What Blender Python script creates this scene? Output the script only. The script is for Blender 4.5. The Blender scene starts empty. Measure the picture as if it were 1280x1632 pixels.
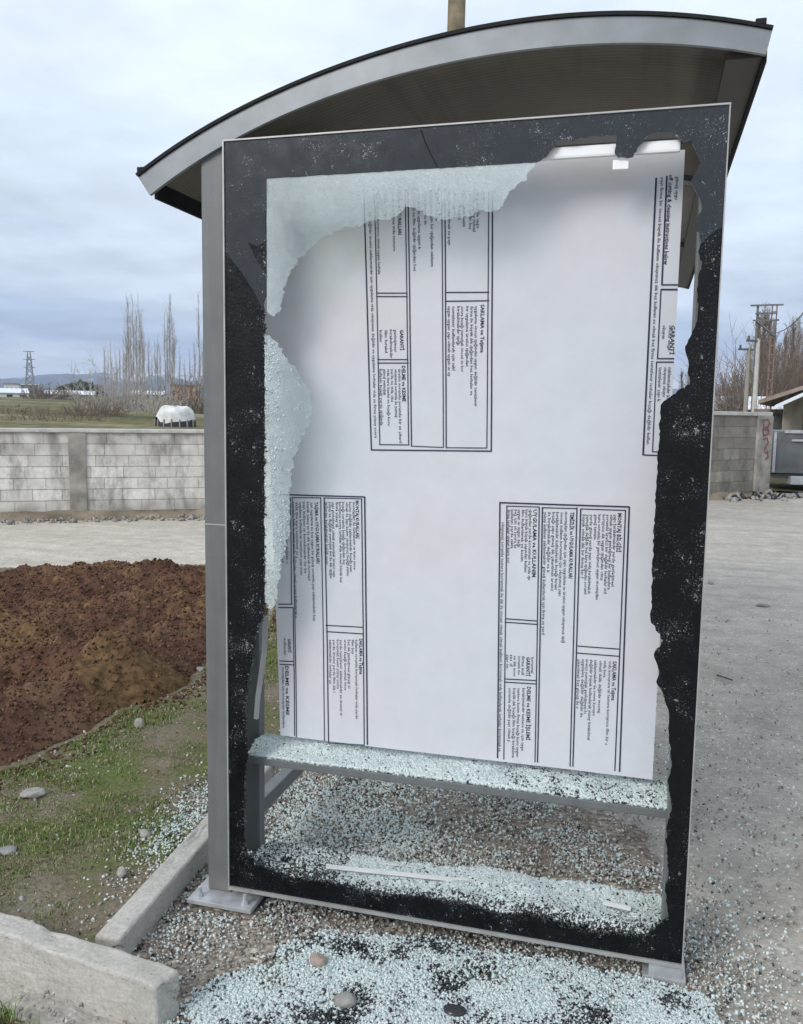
import bpy, bmesh, math, random
import numpy as np
from mathutils import Vector, Matrix
from mathutils.geometry import tessellate_polygon
random.seed(7); RNG = np.random.default_rng(7)
scene = bpy.context.scene
COL = scene.collection

# ------------------------------------------------------------------ camera
F_PX = 1394.99
CAM = np.array([1.14246867, -2.2650402, 1.49680581])
RW = np.array([[0.9633806270668445, 0.2676975633776916, 0.015355193061537924],
               [0.045369479168606244, -0.10629825595566013, -0.993298691804754],
               [-0.2642714092599937, 0.9576213736872753, -0.11455097950379997]])
cam_d = bpy.data.cameras.new('camera'); cam = bpy.data.objects.new('camera', cam_d); COL.objects.link(cam)
cam_d.sensor_fit = 'HORIZONTAL'; cam_d.sensor_width = 36.0; cam_d.lens = 36.0 * F_PX / 1280.0
cam_d.clip_start = 0.05; cam_d.clip_end = 20000
m = Matrix.Identity(4)
for i in range(3):
    m[i][0] = RW[0][i]; m[i][1] = -RW[1][i]; m[i][2] = -RW[2][i]; m[i][3] = CAM[i]
cam.matrix_world = m
scene.camera = cam

# ------------------------------------------------------------------ light
SUN_EL, SUN_AZ = math.radians(34), math.radians(208)     # azimuth clockwise from +Y
world = bpy.data.worlds.new('World'); scene.world = world; world.use_nodes = True
nt = world.node_tree; N = nt.nodes; L = nt.links; N.clear()
def wn(t, **k):
    n = N.new(t)
    for a, b in k.items(): setattr(n, a, b)
    return n
def wmath(op, a, b=None, c=None):
    n = wn('ShaderNodeMath', operation=op)
    for i, v in enumerate((a, b, c)):
        if v is None: continue
        if isinstance(v, (int, float)): n.inputs[i].default_value = v
        else: L.new(v, n.inputs[i])
    return n.outputs[0]
sky = wn('ShaderNodeTexSky', sky_type='NISHITA'); sky.sun_disc = False
sky.sun_elevation = SUN_EL; sky.sun_rotation = SUN_AZ; sky.air_density = 1.2; sky.dust_density = 2.0
bg_sky = wn('ShaderNodeBackground'); bg_sky.inputs['Strength'].default_value = 0.1
L.new(sky.outputs[0], bg_sky.inputs['Color'])
tc = wn('ShaderNodeTexCoord'); sep = wn('ShaderNodeSeparateXYZ'); L.new(tc.outputs['Generated'], sep.inputs[0])
zc = wmath('MAXIMUM', sep.outputs[2], 0.0)
den = wmath('ADD', zc, 0.10)
cx_ = wmath('DIVIDE', sep.outputs[0], den); cy_ = wmath('DIVIDE', sep.outputs[1], den)
comb = wn('ShaderNodeCombineXYZ'); L.new(cx_, comb.inputs[0]); L.new(cy_, comb.inputs[1])
n1 = wn('ShaderNodeTexNoise'); n1.inputs['Scale'].default_value = 0.55; n1.inputs['Detail'].default_value = 6; n1.inputs['Roughness'].default_value = 0.52
L.new(comb.outputs[0], n1.inputs['Vector'])
# elevation ramp: bright overcast above, a slate-blue bank low down, paler again at the horizon
ramp = wn('ShaderNodeValToRGB'); e = ramp.color_ramp.elements
pert = wmath('MULTIPLY', wmath('SUBTRACT', n1.outputs[0], 0.5), 0.16)
sc_ = wmath('MULTIPLY', zc, wmath('ADD', 1.0, wmath('MULTIPLY', wmath('SUBTRACT', n1.outputs[0], 0.5), 2.2)))
elv = wmath('ADD', sc_, 0.0)
L.new(elv, ramp.inputs[0])
def lin(r, g, b):
    f = lambda c: (c/255/12.92) if c/255 <= 0.04045 else ((c/255+0.055)/1.055)**2.4
    return (f(r), f(g), f(b), 1)
e[0].position = 0.0; e[0].color = lin(216, 224, 233)
e[1].position = 1.0; e[1].color = lin(224, 233, 244)
for p, c in ((0.040, lin(207, 214, 223)), (0.066, lin(163, 178, 201)), (0.095, lin(170, 185, 206)), (0.135, lin(197, 208, 222)), (0.22, lin(204, 217, 230)), (0.36, lin(214, 225, 236))):
    x = e.new(p); x.color = c
n2 = wn('ShaderNodeTexNoise'); n2.inputs['Scale'].default_value = 1.7; n2.inputs['Detail'].default_value = 8; n2.inputs['Roughness'].default_value = 0.55
L.new(comb.outputs[0], n2.inputs['Vector'])
vr = wn('ShaderNodeMapRange'); vr.inputs['From Min'].default_value = 0.3; vr.inputs['From Max'].default_value = 0.7
vr.inputs['To Min'].default_value = 0.80; vr.inputs['To Max'].default_value = 1.12
L.new(n2.outputs[0], vr.inputs['Value'])
mul = wn('ShaderNodeVectorMath', operation='SCALE'); L.new(ramp.outputs[0], mul.inputs[0]); L.new(vr.outputs[0], mul.inputs['Scale'])
bg_cl = wn('ShaderNodeBackground'); bg_cl.inputs['Strength'].default_value = 0.90; L.new(mul.outputs[0], bg_cl.inputs['Color'])
mixw = wn('ShaderNodeMixShader'); mixw.inputs[0].default_value = 0.95
L.new(bg_sky.outputs[0], mixw.inputs[1]); L.new(bg_cl.outputs[0], mixw.inputs[2])
ow = wn('ShaderNodeOutputWorld'); L.new(mixw.outputs[0], ow.inputs[0])

sd = bpy.data.lights.new('sun', 'SUN'); sun = bpy.data.objects.new('sun', sd); COL.objects.link(sun)
sd.energy = 1.5; sd.angle = math.radians(25); sd.color = (1.0, 0.97, 0.92)
sdir = Vector((math.sin(SUN_AZ)*math.cos(SUN_EL), math.cos(SUN_AZ)*math.cos(SUN_EL), math.sin(SUN_EL)))
sun.rotation_euler = sdir.to_track_quat('Z', 'Y').to_euler(); sun.location = (0, -5, 12)
vs = scene.view_settings; vs.view_transform = 'Standard'; vs.look = 'None'; vs.gamma = 1; vs.use_curve_mapping = False
vs.exposure = 0.66
scene.render.engine = 'CYCLES'

# ------------------------------------------------------------------ helpers
def ray(u, v): return RW.T @ np.array([(u-640)/F_PX, (v-816)/F_PX, 1.0])
def at(u, v, x=None, y=None, z=None):
    d = ray(u, v)
    if x is not None: t = (x-CAM[0])/d[0]
    elif y is not None: t = (y-CAM[1])/d[1]
    else: t = (z-CAM[2])/d[2]
    return CAM + d*t
def far(u, v, dist):
    r = ray(u, v); r = r/np.linalg.norm(r[:2]); return CAM + r*dist
def hash2(ix, iy, s):
    n = (ix.astype(np.int64)*374761393 + iy.astype(np.int64)*668265263 + s*982451653) & 0x7fffffff
    n = ((n ^ (n >> 13))*1274126177) & 0x7fffffff
    return ((n ^ (n >> 16)) & 0xffff)/65535.0
def vnoise(x, y, s=0):
    x = np.asarray(x, float); y = np.asarray(y, float)
    ix = np.floor(x); iy = np.floor(y); fx = x-ix; fy = y-iy
    fx = fx*fx*(3-2*fx); fy = fy*fy*(3-2*fy)
    a = hash2(ix, iy, s); b = hash2(ix+1, iy, s); c = hash2(ix, iy+1, s); d = hash2(ix+1, iy+1, s)
    return (a*(1-fx)+b*fx)*(1-fy)+(c*(1-fx)+d*fx)*fy
def fbm(x, y, s=0, o=4, g=0.5):
    t = 0; a = 1; w = 0; f = 1
    for i in range(o):
        t = t + a*vnoise(np.asarray(x)*f+i*17.3, np.asarray(y)*f-i*9.1, s+i); w += a; a *= g; f *= 2.03
    return t/w
def in_poly(px, py, poly):
    px = np.asarray(px); py = np.asarray(py); r = np.zeros(px.shape, bool); n = len(poly); j = n-1
    for i in range(n):
        xi, yi = poly[i][:2]; xj, yj = poly[j][:2]
        c = ((yi > py) != (yj > py)) & (px < (xj-xi)*(py-yi)/(yj-yi+1e-12)+xi)
        r ^= c; j = i
    return r

# ---- object helpers
def tag(o, label=None, cat=None, group=None, kind=None):
    if label: o['label'] = label
    if cat: o['category'] = cat
    if group: o['group'] = group
    if kind: o['kind'] = kind
    return o
def empty(name, loc=(0, 0, 0), rz=0.0):
    o = bpy.data.objects.new(name, None); COL.objects.link(o); o.location = loc; o.rotation_euler = (0, 0, rz)
    o.empty_display_size = 0.2
    return o
def mesh_obj(name, verts, faces, mat, parent=None, smooth=False, mats=None, mi=None):
    me = bpy.data.meshes.new(name); me.from_pydata([tuple(map(float, v)) for v in verts], [], [tuple(map(int, f)) for f in faces])
    for mm in (mats or [mat]): me.materials.append(mm)
    if mi is not None: me.polygons.foreach_set('material_index', np.asarray(mi, np.int32))
    if smooth: me.polygons.foreach_set('use_smooth', np.ones(len(me.polygons), bool))
    me.update()
    o = bpy.data.objects.new(name, me); COL.objects.link(o)
    if parent is not None:
        o.parent = parent
    return o
def np_obj(name, V, Fq, mat, parent=None, smooth=False, mats=None, mi=None):
    """V (n,3), Fq (m,k) numpy"""
    me = bpy.data.meshes.new(name); n = len(V); m_, k = Fq.shape
    me.vertices.add(n); me.vertices.foreach_set('co', V.astype(np.float32).ravel())
    me.loops.add(m_*k); me.loops.foreach_set('vertex_index', Fq.astype(np.int32).ravel())
    me.polygons.add(m_); me.polygons.foreach_set('loop_start', np.arange(0, m_*k, k, dtype=np.int32))
    for mm in (mats or [mat]): me.materials.append(mm)
    if mi is not None: me.polygons.foreach_set('material_index', np.asarray(mi, np.int32))
    if smooth: me.polygons.foreach_set('use_smooth', np.ones(m_, bool))
    me.update(calc_edges=True); me.validate()
    o = bpy.data.objects.new(name, me); COL.objects.link(o)
    if parent is not None: o.parent = parent
    return o
class MB:
    """collects boxes, tubes and prisms; build() links them as one mesh"""
    def __init__(s): s.v = []; s.f = []
    def add(s, v, f):
        b = len(s.v); s.v += [tuple(p) for p in v]; s.f += [tuple(i+b for i in q) for q in f]; return s
    def box(s, x0, x1, y0, y1, z0, z1, M=None, ch=0.0):
        if ch > 0:
            bm = bmesh.new(); bmesh.ops.create_cube(bm, size=1)
            for v in bm.verts:
                v.co = Vector((x0 if v.co.x < 0 else x1, y0 if v.co.y < 0 else y1, z0 if v.co.z < 0 else z1))
            bmesh.ops.bevel(bm, geom=list(bm.edges), offset=ch, segments=2, affect='EDGES', profile=0.6)
            bm.verts.index_update()
            vv = [v.co.copy() for v in bm.verts]; ff = [[v.index for v in f.verts] for f in bm.faces]; bm.free()
        else:
            vv = [Vector(p) for p in ((x0,y0,z0),(x1,y0,z0),(x1,y1,z0),(x0,y1,z0),(x0,y0,z1),(x1,y0,z1),(x1,y1,z1),(x0,y1,z1))]
            ff = [(0,3,2,1),(4,5,6,7),(0,1,5,4),(1,2,6,5),(2,3,7,6),(3,0,4,7)]
        if M is not None: vv = [M @ v for v in vv]
        return s.add(vv, ff)
    def tube(s, p0, p1, r0, r1=None, n=8, caps=True):
        r1 = r0 if r1 is None else r1
        p0 = Vector(p0); p1 = Vector(p1); d = (p1-p0).normalized()
        a = d.orthogonal().normalized(); b = d.cross(a)
        v = []
        for p, r in ((p0, r0), (p1, r1)):
            for i in range(n):
                t = 2*math.pi*i/n; v.append(p+a*math.cos(t)*r+b*math.sin(t)*r)
        f = [(i, (i+1) % n, n+(i+1) % n, n+i) for i in range(n)]
        if caps: f += [tuple(range(n-1, -1, -1)), tuple(range(n, 2*n))]
        return s.add(v, f)
    def poly_y(s, pts, y0, y1):
        """polygon given in (x,z), extruded between y0 (front) and y1"""
        n = len(pts)
        tri = tessellate_polygon([[Vector((p[0], p[1], 0)) for p in pts]])
        v = [(p[0], y0, p[1]) for p in pts]+[(p[0], y1, p[1]) for p in pts]
        area = sum(pts[i][0]*pts[(i+1) % n][1]-pts[(i+1) % n][0]*pts[i][1] for i in range(n))
        f = []
        for t in tri:
            a, b, c = t
            ar = (pts[b][0]-pts[a][0])*(pts[c][1]-pts[a][1])-(pts[c][0]-pts[a][0])*(pts[b][1]-pts[a][1])
            if ar < 0: b, c = c, b
            f.append((a, b, c)); f.append((n+a, n+c, n+b))
        for i in range(n):
            j = (i+1) % n
            f.append((i, n+i, n+j, j) if area > 0 else (j, n+j, n+i, i))
        return s.add(v, f)
    def build(s, name, mat, parent=None, smooth=False):
        return mesh_obj(name, s.v, s.f, mat, parent, smooth)
def kids(o, parent_loc):
    pass

# ---- materials
def mat_new(name):
    mt = bpy.data.materials.new(name); mt.use_nodes = True; t = mt.node_tree
    for n in list(t.nodes): t.nodes.remove(n)
    out = t.nodes.new('ShaderNodeOutputMaterial'); b = t.nodes.new('ShaderNodeBsdfPrincipled'); t.links.new(b.outputs[0], out.inputs[0])
    return mt, t, b, out
def nd(t, kind, ins=None, **k):
    n = t.nodes.new(kind)
    for a, b in k.items(): setattr(n, a, b)
    for a, b in (ins or {}).items():
        if hasattr(b, 'links'): t.links.new(b, n.inputs[a])
        else: n.inputs[a].default_value = b
    return n
def objco(t): return nd(t, 'ShaderNodeTexCoord').outputs['Object']
def noise(t, co, scale, detail=4, rough=0.55):
    return nd(t, 'ShaderNodeTexNoise', {'Vector': co, 'Scale': scale, 'Detail': detail, 'Roughness': rough}).outputs[0]
def rampn(t, fac, stops, interp='LINEAR'):
    r = nd(t, 'ShaderNodeValToRGB', {'Fac': fac}); r.color_ramp.interpolation = interp
    el = r.color_ramp.elements
    while len(el) > 1: el.remove(el[0])
    el[0].position = stops[0][0]; el[0].color = c4(stops[0][1])
    for p, c in stops[1:]:
        x = el.new(p); x.color = c4(c)
    return r.outputs[0]
def c4(c):
    if isinstance(c, (int, float)): return (c, c, c, 1)
    return (c[0], c[1], c[2], 1)
def mixc(t, fac, a, b, mode='MIX'):
    n = nd(t, 'ShaderNodeMix', data_type='RGBA', blend_type=mode)
    for s, v in ((n.inputs[0], fac), (n.inputs[6], a), (n.inputs[7], b)):
        if hasattr(v, 'links'): t.links.new(v, s)
        elif s == n.inputs[0]: s.default_value = v
        else: s.default_value = c4(v)
    return n.outputs[2]
def mth(t, op, a, b=0.0):
    return nd(t, 'ShaderNodeMath', {0: a, 1: b}, operation=op).outputs[0]
def bump(t, b, h, strength=0.5, dist=0.01, prev=None):
    ins = {'Height': h, 'Strength': strength, 'Distance': dist}
    if prev is not None: ins['Normal'] = prev
    n = nd(t, 'ShaderNodeBump', ins); t.links.new(n.outputs[0], b.inputs['Normal']); return n.outputs[0]

def simple(name, col, rough=0.6, var=0.15, scale=8, metallic=0.0, bstr=0.15, bdist=0.003, spec=0.5):
    mt, t, b, o = mat_new(name); co = objco(t)
    n = noise(t, co, scale, 5); c2 = [x*(1-var) for x in col]; c1 = [min(1, x*(1+var)) for x in col]
    t.links.new(rampn(t, n, [(0.3, c2), (0.7, c1)]), b.inputs['Base Color'])
    b.inputs['Roughness'].default_value = rough; b.inputs['Metallic'].default_value = metallic
    b.inputs['Specular IOR Level'].default_value = spec
    bump(t, b, noise(t, co, scale*8, 3), bstr, bdist)
    return mt
def island(name, stops, rough=0.6, spec=0.5, nvar=0.2, scale=30):
    mt, t, b, o = mat_new(name); g = nd(t, 'ShaderNodeNewGeometry')
    c = rampn(t, g.outputs['Random Per Island'], stops)
    n = noise(t, objco(t), scale, 4)
    c = mixc(t, 1.0, c, rampn(t, n, [(0.25, 1-nvar), (0.75, 1+nvar)]), 'MULTIPLY')
    t.links.new(c, b.inputs['Base Color']); b.inputs['Roughness'].default_value = rough; b.inputs['Specular IOR Level'].default_value = spec
    return mt

M = {}
def mk_paint():
    mt, t, b, o = mat_new('grey_paint'); co = objco(t)
    mp = nd(t, 'ShaderNodeMapping', {'Vector': co, 'Scale': (26, 26, 1.6)})
    st = noise(t, mp.outputs[0], 1.0, 6, 0.65); bl = noise(t, co, 9, 6, 0.7); fn = noise(t, co, 130, 3, 0.7)
    c = rampn(t, st, [(0.28, (0.108, 0.115, 0.117)), (0.5, (0.126, 0.134, 0.137)), (0.75, (0.148, 0.156, 0.159))])
    c = mixc(t, 1.0, c, rampn(t, bl, [(0.3, 0.90), (0.7, 1.05)]), 'MULTIPLY')
    c = mixc(t, rampn(t, fn, [(0.68, 0.0), (0.74, 0.6)]), c, (0.30, 0.30, 0.29))
    z = nd(t, 'ShaderNodeSeparateXYZ', {0: co}).outputs[2]
    mud = mth(t, 'MULTIPLY', rampn(t, z, [(0.03, 0.6), (0.14, 0.0)]), rampn(t, bl, [(0.35, 0.2), (0.65, 1.0)]))
    c = mixc(t, mud, c, (0.21, 0.185, 0.155))
    t.links.new(c, b.inputs['Base Color']); t.links.new(rampn(t, bl, [(0.3, 0.32), (0.7, 0.55)]), b.inputs['Roughness'])
    bump(t, b, fn, 0.06, 0.001); return mt
M['grey_paint'] = mk_paint()
M['galv'] = simple('galvanised_steel', (0.40, 0.41, 0.43), 0.42, 0.2, 22, 0.25, 0.1, 0.001)
M['alu'] = simple('aluminium', (0.55, 0.55, 0.55), 0.38, 0.12, 14, 0.5, 0.08, 0.001)
M['alu_light'] = simple('pale_aluminium', (0.66, 0.67, 0.67), 0.35, 0.1, 14, 0.15, 0.08, 0.001)
M['alu_mid'] = simple('dull_aluminium', (0.36, 0.36, 0.355), 0.4, 0.15, 14, 0.3, 0.08, 0.001)
M['fascia'] = simple('fascia_metal', (0.205, 0.22, 0.235), 0.36, 0.16, 9, 0.2, 0.08, 0.001)
M['dark_trim'] = simple('dark_rubber_trim', (0.012, 0.012, 0.013), 0.7, 0.3, 20, spec=0.2)
M['dark_inner'] = simple('dark_housing', (0.05, 0.05, 0.05), 0.6, 0.3, 10)
M['white_tube'] = simple('white_plastic', (0.78, 0.79, 0.80), 0.35, 0.05, 10)
M['ink'] = simple('dark_blue_ink', (0.030, 0.035, 0.066), 0.75, 0.2, 40, spec=0.2)
M['ink_light'] = simple('thin_blue_ink', (0.055, 0.062, 0.10), 0.75, 0.25, 60, spec=0.2)

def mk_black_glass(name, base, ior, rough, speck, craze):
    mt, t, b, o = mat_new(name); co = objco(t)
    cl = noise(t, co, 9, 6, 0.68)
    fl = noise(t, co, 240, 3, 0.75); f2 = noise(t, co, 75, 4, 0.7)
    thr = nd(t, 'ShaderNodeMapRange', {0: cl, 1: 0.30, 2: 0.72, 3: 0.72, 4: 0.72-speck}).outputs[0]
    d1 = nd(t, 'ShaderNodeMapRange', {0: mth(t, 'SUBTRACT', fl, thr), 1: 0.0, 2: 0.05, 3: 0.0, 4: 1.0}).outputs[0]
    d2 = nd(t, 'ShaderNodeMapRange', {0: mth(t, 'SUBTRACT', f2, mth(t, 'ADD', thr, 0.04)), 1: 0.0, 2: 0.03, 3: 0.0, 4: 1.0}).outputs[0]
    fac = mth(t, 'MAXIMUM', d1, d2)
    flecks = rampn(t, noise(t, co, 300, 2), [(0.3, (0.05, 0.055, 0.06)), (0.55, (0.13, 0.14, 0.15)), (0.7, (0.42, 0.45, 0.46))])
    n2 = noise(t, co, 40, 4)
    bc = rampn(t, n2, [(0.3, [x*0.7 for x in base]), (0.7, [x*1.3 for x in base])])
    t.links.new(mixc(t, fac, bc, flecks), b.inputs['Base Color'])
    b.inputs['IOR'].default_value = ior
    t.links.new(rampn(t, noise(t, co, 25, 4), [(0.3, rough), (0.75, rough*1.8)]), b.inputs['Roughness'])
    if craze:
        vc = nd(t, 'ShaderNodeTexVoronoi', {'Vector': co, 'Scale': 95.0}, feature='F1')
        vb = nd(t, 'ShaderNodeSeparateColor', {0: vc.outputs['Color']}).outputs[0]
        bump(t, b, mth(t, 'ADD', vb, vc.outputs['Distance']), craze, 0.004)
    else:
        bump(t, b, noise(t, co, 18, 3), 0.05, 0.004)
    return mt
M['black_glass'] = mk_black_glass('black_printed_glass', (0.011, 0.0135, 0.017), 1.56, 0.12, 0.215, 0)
M['crazed_dark_reflection'] = mk_black_glass('crazed_glass_dark_reflection', (0.0035, 0.0042, 0.006), 1.3, 0.24, 0.21, 0.10)  # crazed glass; dark reflected surroundings put into base colour and low IOR

def mk_frost():
    mt, t, b, o = mat_new('crazed_clear_glass'); co = objco(t)
    wv = nd(t, 'ShaderNodeVectorMath', {0: co, 1: nd(t, 'ShaderNodeTexNoise', {'Vector': co, 'Scale': 30.0}).outputs[1]}, operation='MULTIPLY_ADD')
    wv.inputs[1].default_value = (1, 1, 1); t.links.new(co, wv.inputs[0])
    jn = nd(t, 'ShaderNodeTexNoise', {'Vector': co, 'Scale': 60.0}); sc = nd(t, 'ShaderNodeVectorMath', {0: jn.outputs[1]}, operation='SCALE'); sc.inputs['Scale'].default_value = 0.006
    t.links.new(sc.outputs[0], wv.inputs[2]); cv = wv.outputs[0]
    ve = nd(t, 'ShaderNodeTexVoronoi', {'Vector': cv, 'Scale': 95.0}, feature='DISTANCE_TO_EDGE')
    vc = nd(t, 'ShaderNodeTexVoronoi', {'Vector': cv, 'Scale': 95.0}, feature='F1')
    cell = nd(t, 'ShaderNodeSeparateColor', {0: vc.outputs['Color']}).outputs[0]
    col = rampn(t, cell, [(0.0, (0.22, 0.28, 0.30)), (0.22, (0.60, 0.69, 0.71)), (0.7, (0.78, 0.86, 0.88)), (1.0, (0.98, 0.99, 1.0))])
    t.links.new(col, b.inputs['Base Color']); b.inputs['Roughness'].default_value = 0.2; bump(t, b, cell, 0.3, 0.002)
    trl = nd(t, 'ShaderNodeBsdfTranslucent', {'Color': col}); solid = nd(t, 'ShaderNodeMixShader', {0: 0.22, 1: b.outputs[0], 2: trl.outputs[0]})
    tr = nd(t, 'ShaderNodeBsdfTransparent', {'Color': (0.93, 0.975, 0.97, 1)})
    sp = nd(t, 'ShaderNodeSeparateXYZ', {0: co})
    fz_ = nd(t, 'ShaderNodeMapRange', {0: sp.outputs[2], 1: 1.96, 2: 2.06, 3: 0.0, 4: 1.0}).outputs[0]
    fx_ = nd(t, 'ShaderNodeMapRange', {0: sp.outputs[0], 1: -0.42, 2: -0.53, 3: 0.0, 4: 1.0}).outputs[0]
    fade = mth(t, 'MAXIMUM', fz_, fx_)
    big = rampn(t, noise(t, co, 11, 6, 0.65), [(0.32, 0.02), (0.68, 0.24)])
    edge = rampn(t, ve.outputs['Distance'], [(0.0, 0.65), (0.07, 0.0)])
    f = mth(t, 'ADD', mth(t, 'ADD', big, edge), mth(t, 'MULTIPLY', mth(t, 'POWER', cell, 2.0), 0.50))
    f = mth(t, 'MINIMUM', mth(t, 'MULTIPLY', f, mth(t, 'ADD', 0.22, mth(t, 'MULTIPLY', fade, 0.78))), 0.9)
    mx = nd(t, 'ShaderNodeMixShader', {0: f, 1: tr.outputs[0], 2: solid.outputs[0]})
    t.links.new(mx.outputs[0], o.inputs[0])
    return mt
M['frost'] = mk_frost()
def mk_crumb():
    mt, t, b, o = mat_new('glass_crumb'); g = nd(t, 'ShaderNodeNewGeometry'); r = g.outputs['Random Per Island']
    c = rampn(t, r, [(0.0, (0.66, 0.76, 0.76)), (0.2, (0.86, 0.96, 0.955)), (0.75, (0.92, 0.985, 0.98)), (1.0, (0.98, 0.985, 0.985))])
    t.links.new(c, b.inputs['Base Color']); b.inputs['Roughness'].default_value = 0.12; b.inputs['IOR'].default_value = 1.5
    b.inputs['Subsurface Weight'].default_value = 0.0
    trl = nd(t, 'ShaderNodeBsdfTranslucent', {'Color': c})
    mx = nd(t, 'ShaderNodeMixShader', {0: 0.5, 1: b.outputs[0], 2: trl.outputs[0]})
    t.links.new(mx.outputs[0], o.inputs[0]); return mt
M['crumb'] = mk_crumb()
M['grit'] = island('pale_grit', [(0, (0.16, 0.145, 0.12)), (0.4, (0.33, 0.305, 0.265)), (0.8, (0.50, 0.475, 0.43)), (1, (0.72, 0.70, 0.66))], 0.85, 0.25)
M['crumb_black'] = island('black_glass_crumb', [(0, (0.006, 0.007, 0.01)), (0.7, (0.02, 0.022, 0.026)), (1, (0.09, 0.1, 0.11))], 0.25)

def mk_ground(name='dusty_gravel', k=1.0, tint=(1, 1, 1)):
    mt, t, b, o = mat_new(name); co = objco(t)
    big = noise(t, co, 0.55, 6, 0.6); mid = noise(t, co, 6, 6, 0.62); fine = noise(t, co, 90, 3, 0.6)
    c = rampn(t, big, [(0.3, (0.345, 0.318, 0.28)), (0.55, (0.39, 0.364, 0.326)), (0.75, (0.44, 0.415, 0.378))])
    c = mixc(t, 1.0, c, rampn(t, mid, [(0.25, 0.78), (0.75, 1.18)]), 'MULTIPLY')
    v = nd(t, 'ShaderNodeTexVoronoi', {'Vector': co, 'Scale': 75.0})
    pc = nd(t, 'ShaderNodeSeparateColor', {0: v.outputs['Color']}).outputs[0]
    c = mixc(t, 1.0, c, rampn(t, pc, [(0.0, 0.86), (0.5, 1.0), (0.95, 1.05), (1.0, 1.5)]), 'MULTIPLY')
    c = mixc(t, 1.0, c, rampn(t, fine, [(0.25, 0.85), (0.75, 1.15)]), 'MULTIPLY')
    mp = nd(t, 'ShaderNodeMapping', {'Vector': co, 'Scale': (0.45, 2.6, 1.0), 'Rotation': (0, 0, -0.55)})
    c = mixc(t, 1.0, c, rampn(t, noise(t, mp.outputs[0], 1.0, 6, 0.6), [(0.3, 0.84), (0.5, 1.0), (0.7, 1.10)]), 'MULTIPLY')
    c = mixc(t, 1.0, c, (tint[0]*k, tint[1]*k, tint[2]*k), 'MULTIPLY')
    t.links.new(c, b.inputs['Base Color']); b.inputs['Roughness'].default_value = 0.9; b.inputs['Specular IOR Level'].default_value = 0.25
    p = bump(t, b, v.outputs['Distance'], 0.5, -0.006)
    bump(t, b, mid, 0.6, 0.02, p); return mt
M['ground'] = mk_ground()
M['road_dust'] = mk_ground('dusty_road', 1.18, (1.0, 0.985, 0.95))
def mk_dirt():
    mt, t, b, o = mat_new('shelter_bed_dirt'); co = objco(t)
    big = noise(t, co, 3.2, 6, 0.62); fine = noise(t, co, 70, 4, 0.6)
    c = rampn(t, big, [(0.30, (0.125, 0.098, 0.074)), (0.46, (0.235, 0.20, 0.165)), (0.7, (0.34, 0.31, 0.27))])
    v = nd(t, 'ShaderNodeTexVoronoi', {'Vector': co, 'Scale': 85.0})
    pc = nd(t, 'ShaderNodeSeparateColor', {0: v.outputs['Color']}).outputs[0]
    c = mixc(t, 1.0, c, rampn(t, pc, [(0.0, 0.5), (0.5, 1.0), (0.9, 1.2), (1.0, 2.1)]), 'MULTIPLY')
    c = mixc(t, 1.0, c, rampn(t, fine, [(0.25, 0.7), (0.75, 1.3)]), 'MULTIPLY')
    t.links.new(c, b.inputs['Base Color']); b.inputs['Roughness'].default_value = 0.95; b.inputs['Specular IOR Level'].default_value = 0.2
    p = bump(t, b, v.outputs['Distance'], 0.6, -0.006); bump(t, b, noise(t, co, 16, 5), 0.6, 0.012, p)
    return mt
M['dirt'] = mk_dirt()
M['road'] = simple('pale_road', (0.455, 0.425, 0.375), 0.9, 0.14, 1.6, bstr=0.3, bdist=0.004, spec=0.25)
def mk_verge():
    mt, t, b, o = mat_new('verge_earth'); co = objco(t)
    a = noise(t, co, 2.6, 6, 0.62); f = noise(t, co, 60, 4, 0.65)
    c = rampn(t, a, [(0.32, (0.205, 0.175, 0.135)), (0.47, (0.16, 0.135, 0.092)), (0.56, (0.115, 0.125, 0.05)), (0.72, (0.10, 0.135, 0.04))])
    c = mixc(t, 1.0, c, rampn(t, f, [(0.25, 0.6), (0.75, 1.4)]), 'MULTIPLY')
    t.links.new(c, b.inputs['Base Color']); b.inputs['Roughness'].default_value = 0.95; b.inputs['Specular IOR Level'].default_value = 0.15
    bump(t, b, f, 0.7, 0.012); return mt
M['verge'] = mk_verge()
def mk_soil():
    mt, t, b, o = mat_new('tilled_soil'); co = objco(t)
    a = noise(t, co, 1.7, 5, 0.6); f = noise(t, co, 38, 5, 0.65)
    c = rampn(t, a, [(0.3, (0.062, 0.032, 0.022)), (0.5, (0.102, 0.054, 0.036)), (0.70, (0.150, 0.090, 0.055))])
    c = mixc(t, 1.0, c, rampn(t, f, [(0.25, 0.55), (0.75, 1.45)]), 'MULTIPLY')
    t.links.new(c, b.inputs['Base Color']); b.inputs['Roughness'].default_value = 0.95; b.inputs['Specular IOR Level'].default_value = 0.1
    bump(t, b, f, 0.8, 0.015); return mt
M['soil'] = mk_soil()
M['soil_tan'] = simple('sandy_soil', (0.150, 0.092, 0.047), 0.95, 0.55, 22, bstr=0.8, bdist=0.012, spec=0.1)
M['clod'] = island('soil_clod', [(0, (0.056, 0.029, 0.020)), (0.6, (0.105, 0.058, 0.038)), (1, (0.18, 0.115, 0.07))], 0.95, 0.1, 0.4, 60)
M['grass'] = island('grass_blade', [(0, (0.065, 0.115, 0.02)), (0.45, (0.115, 0.18, 0.035)), (0.75, (0.17, 0.22, 0.055)), (0.85, (0.32, 0.28, 0.16)), (1, (0.42, 0.37, 0.24))], 0.6, 0.3, 0.15, 20)
M['wall_dirt'] = simple('wall_foot_dirt', (0.20, 0.165, 0.125), 0.95, 0.45, 3.0, bstr=0.8, bdist=0.02, spec=0.1)
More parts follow.
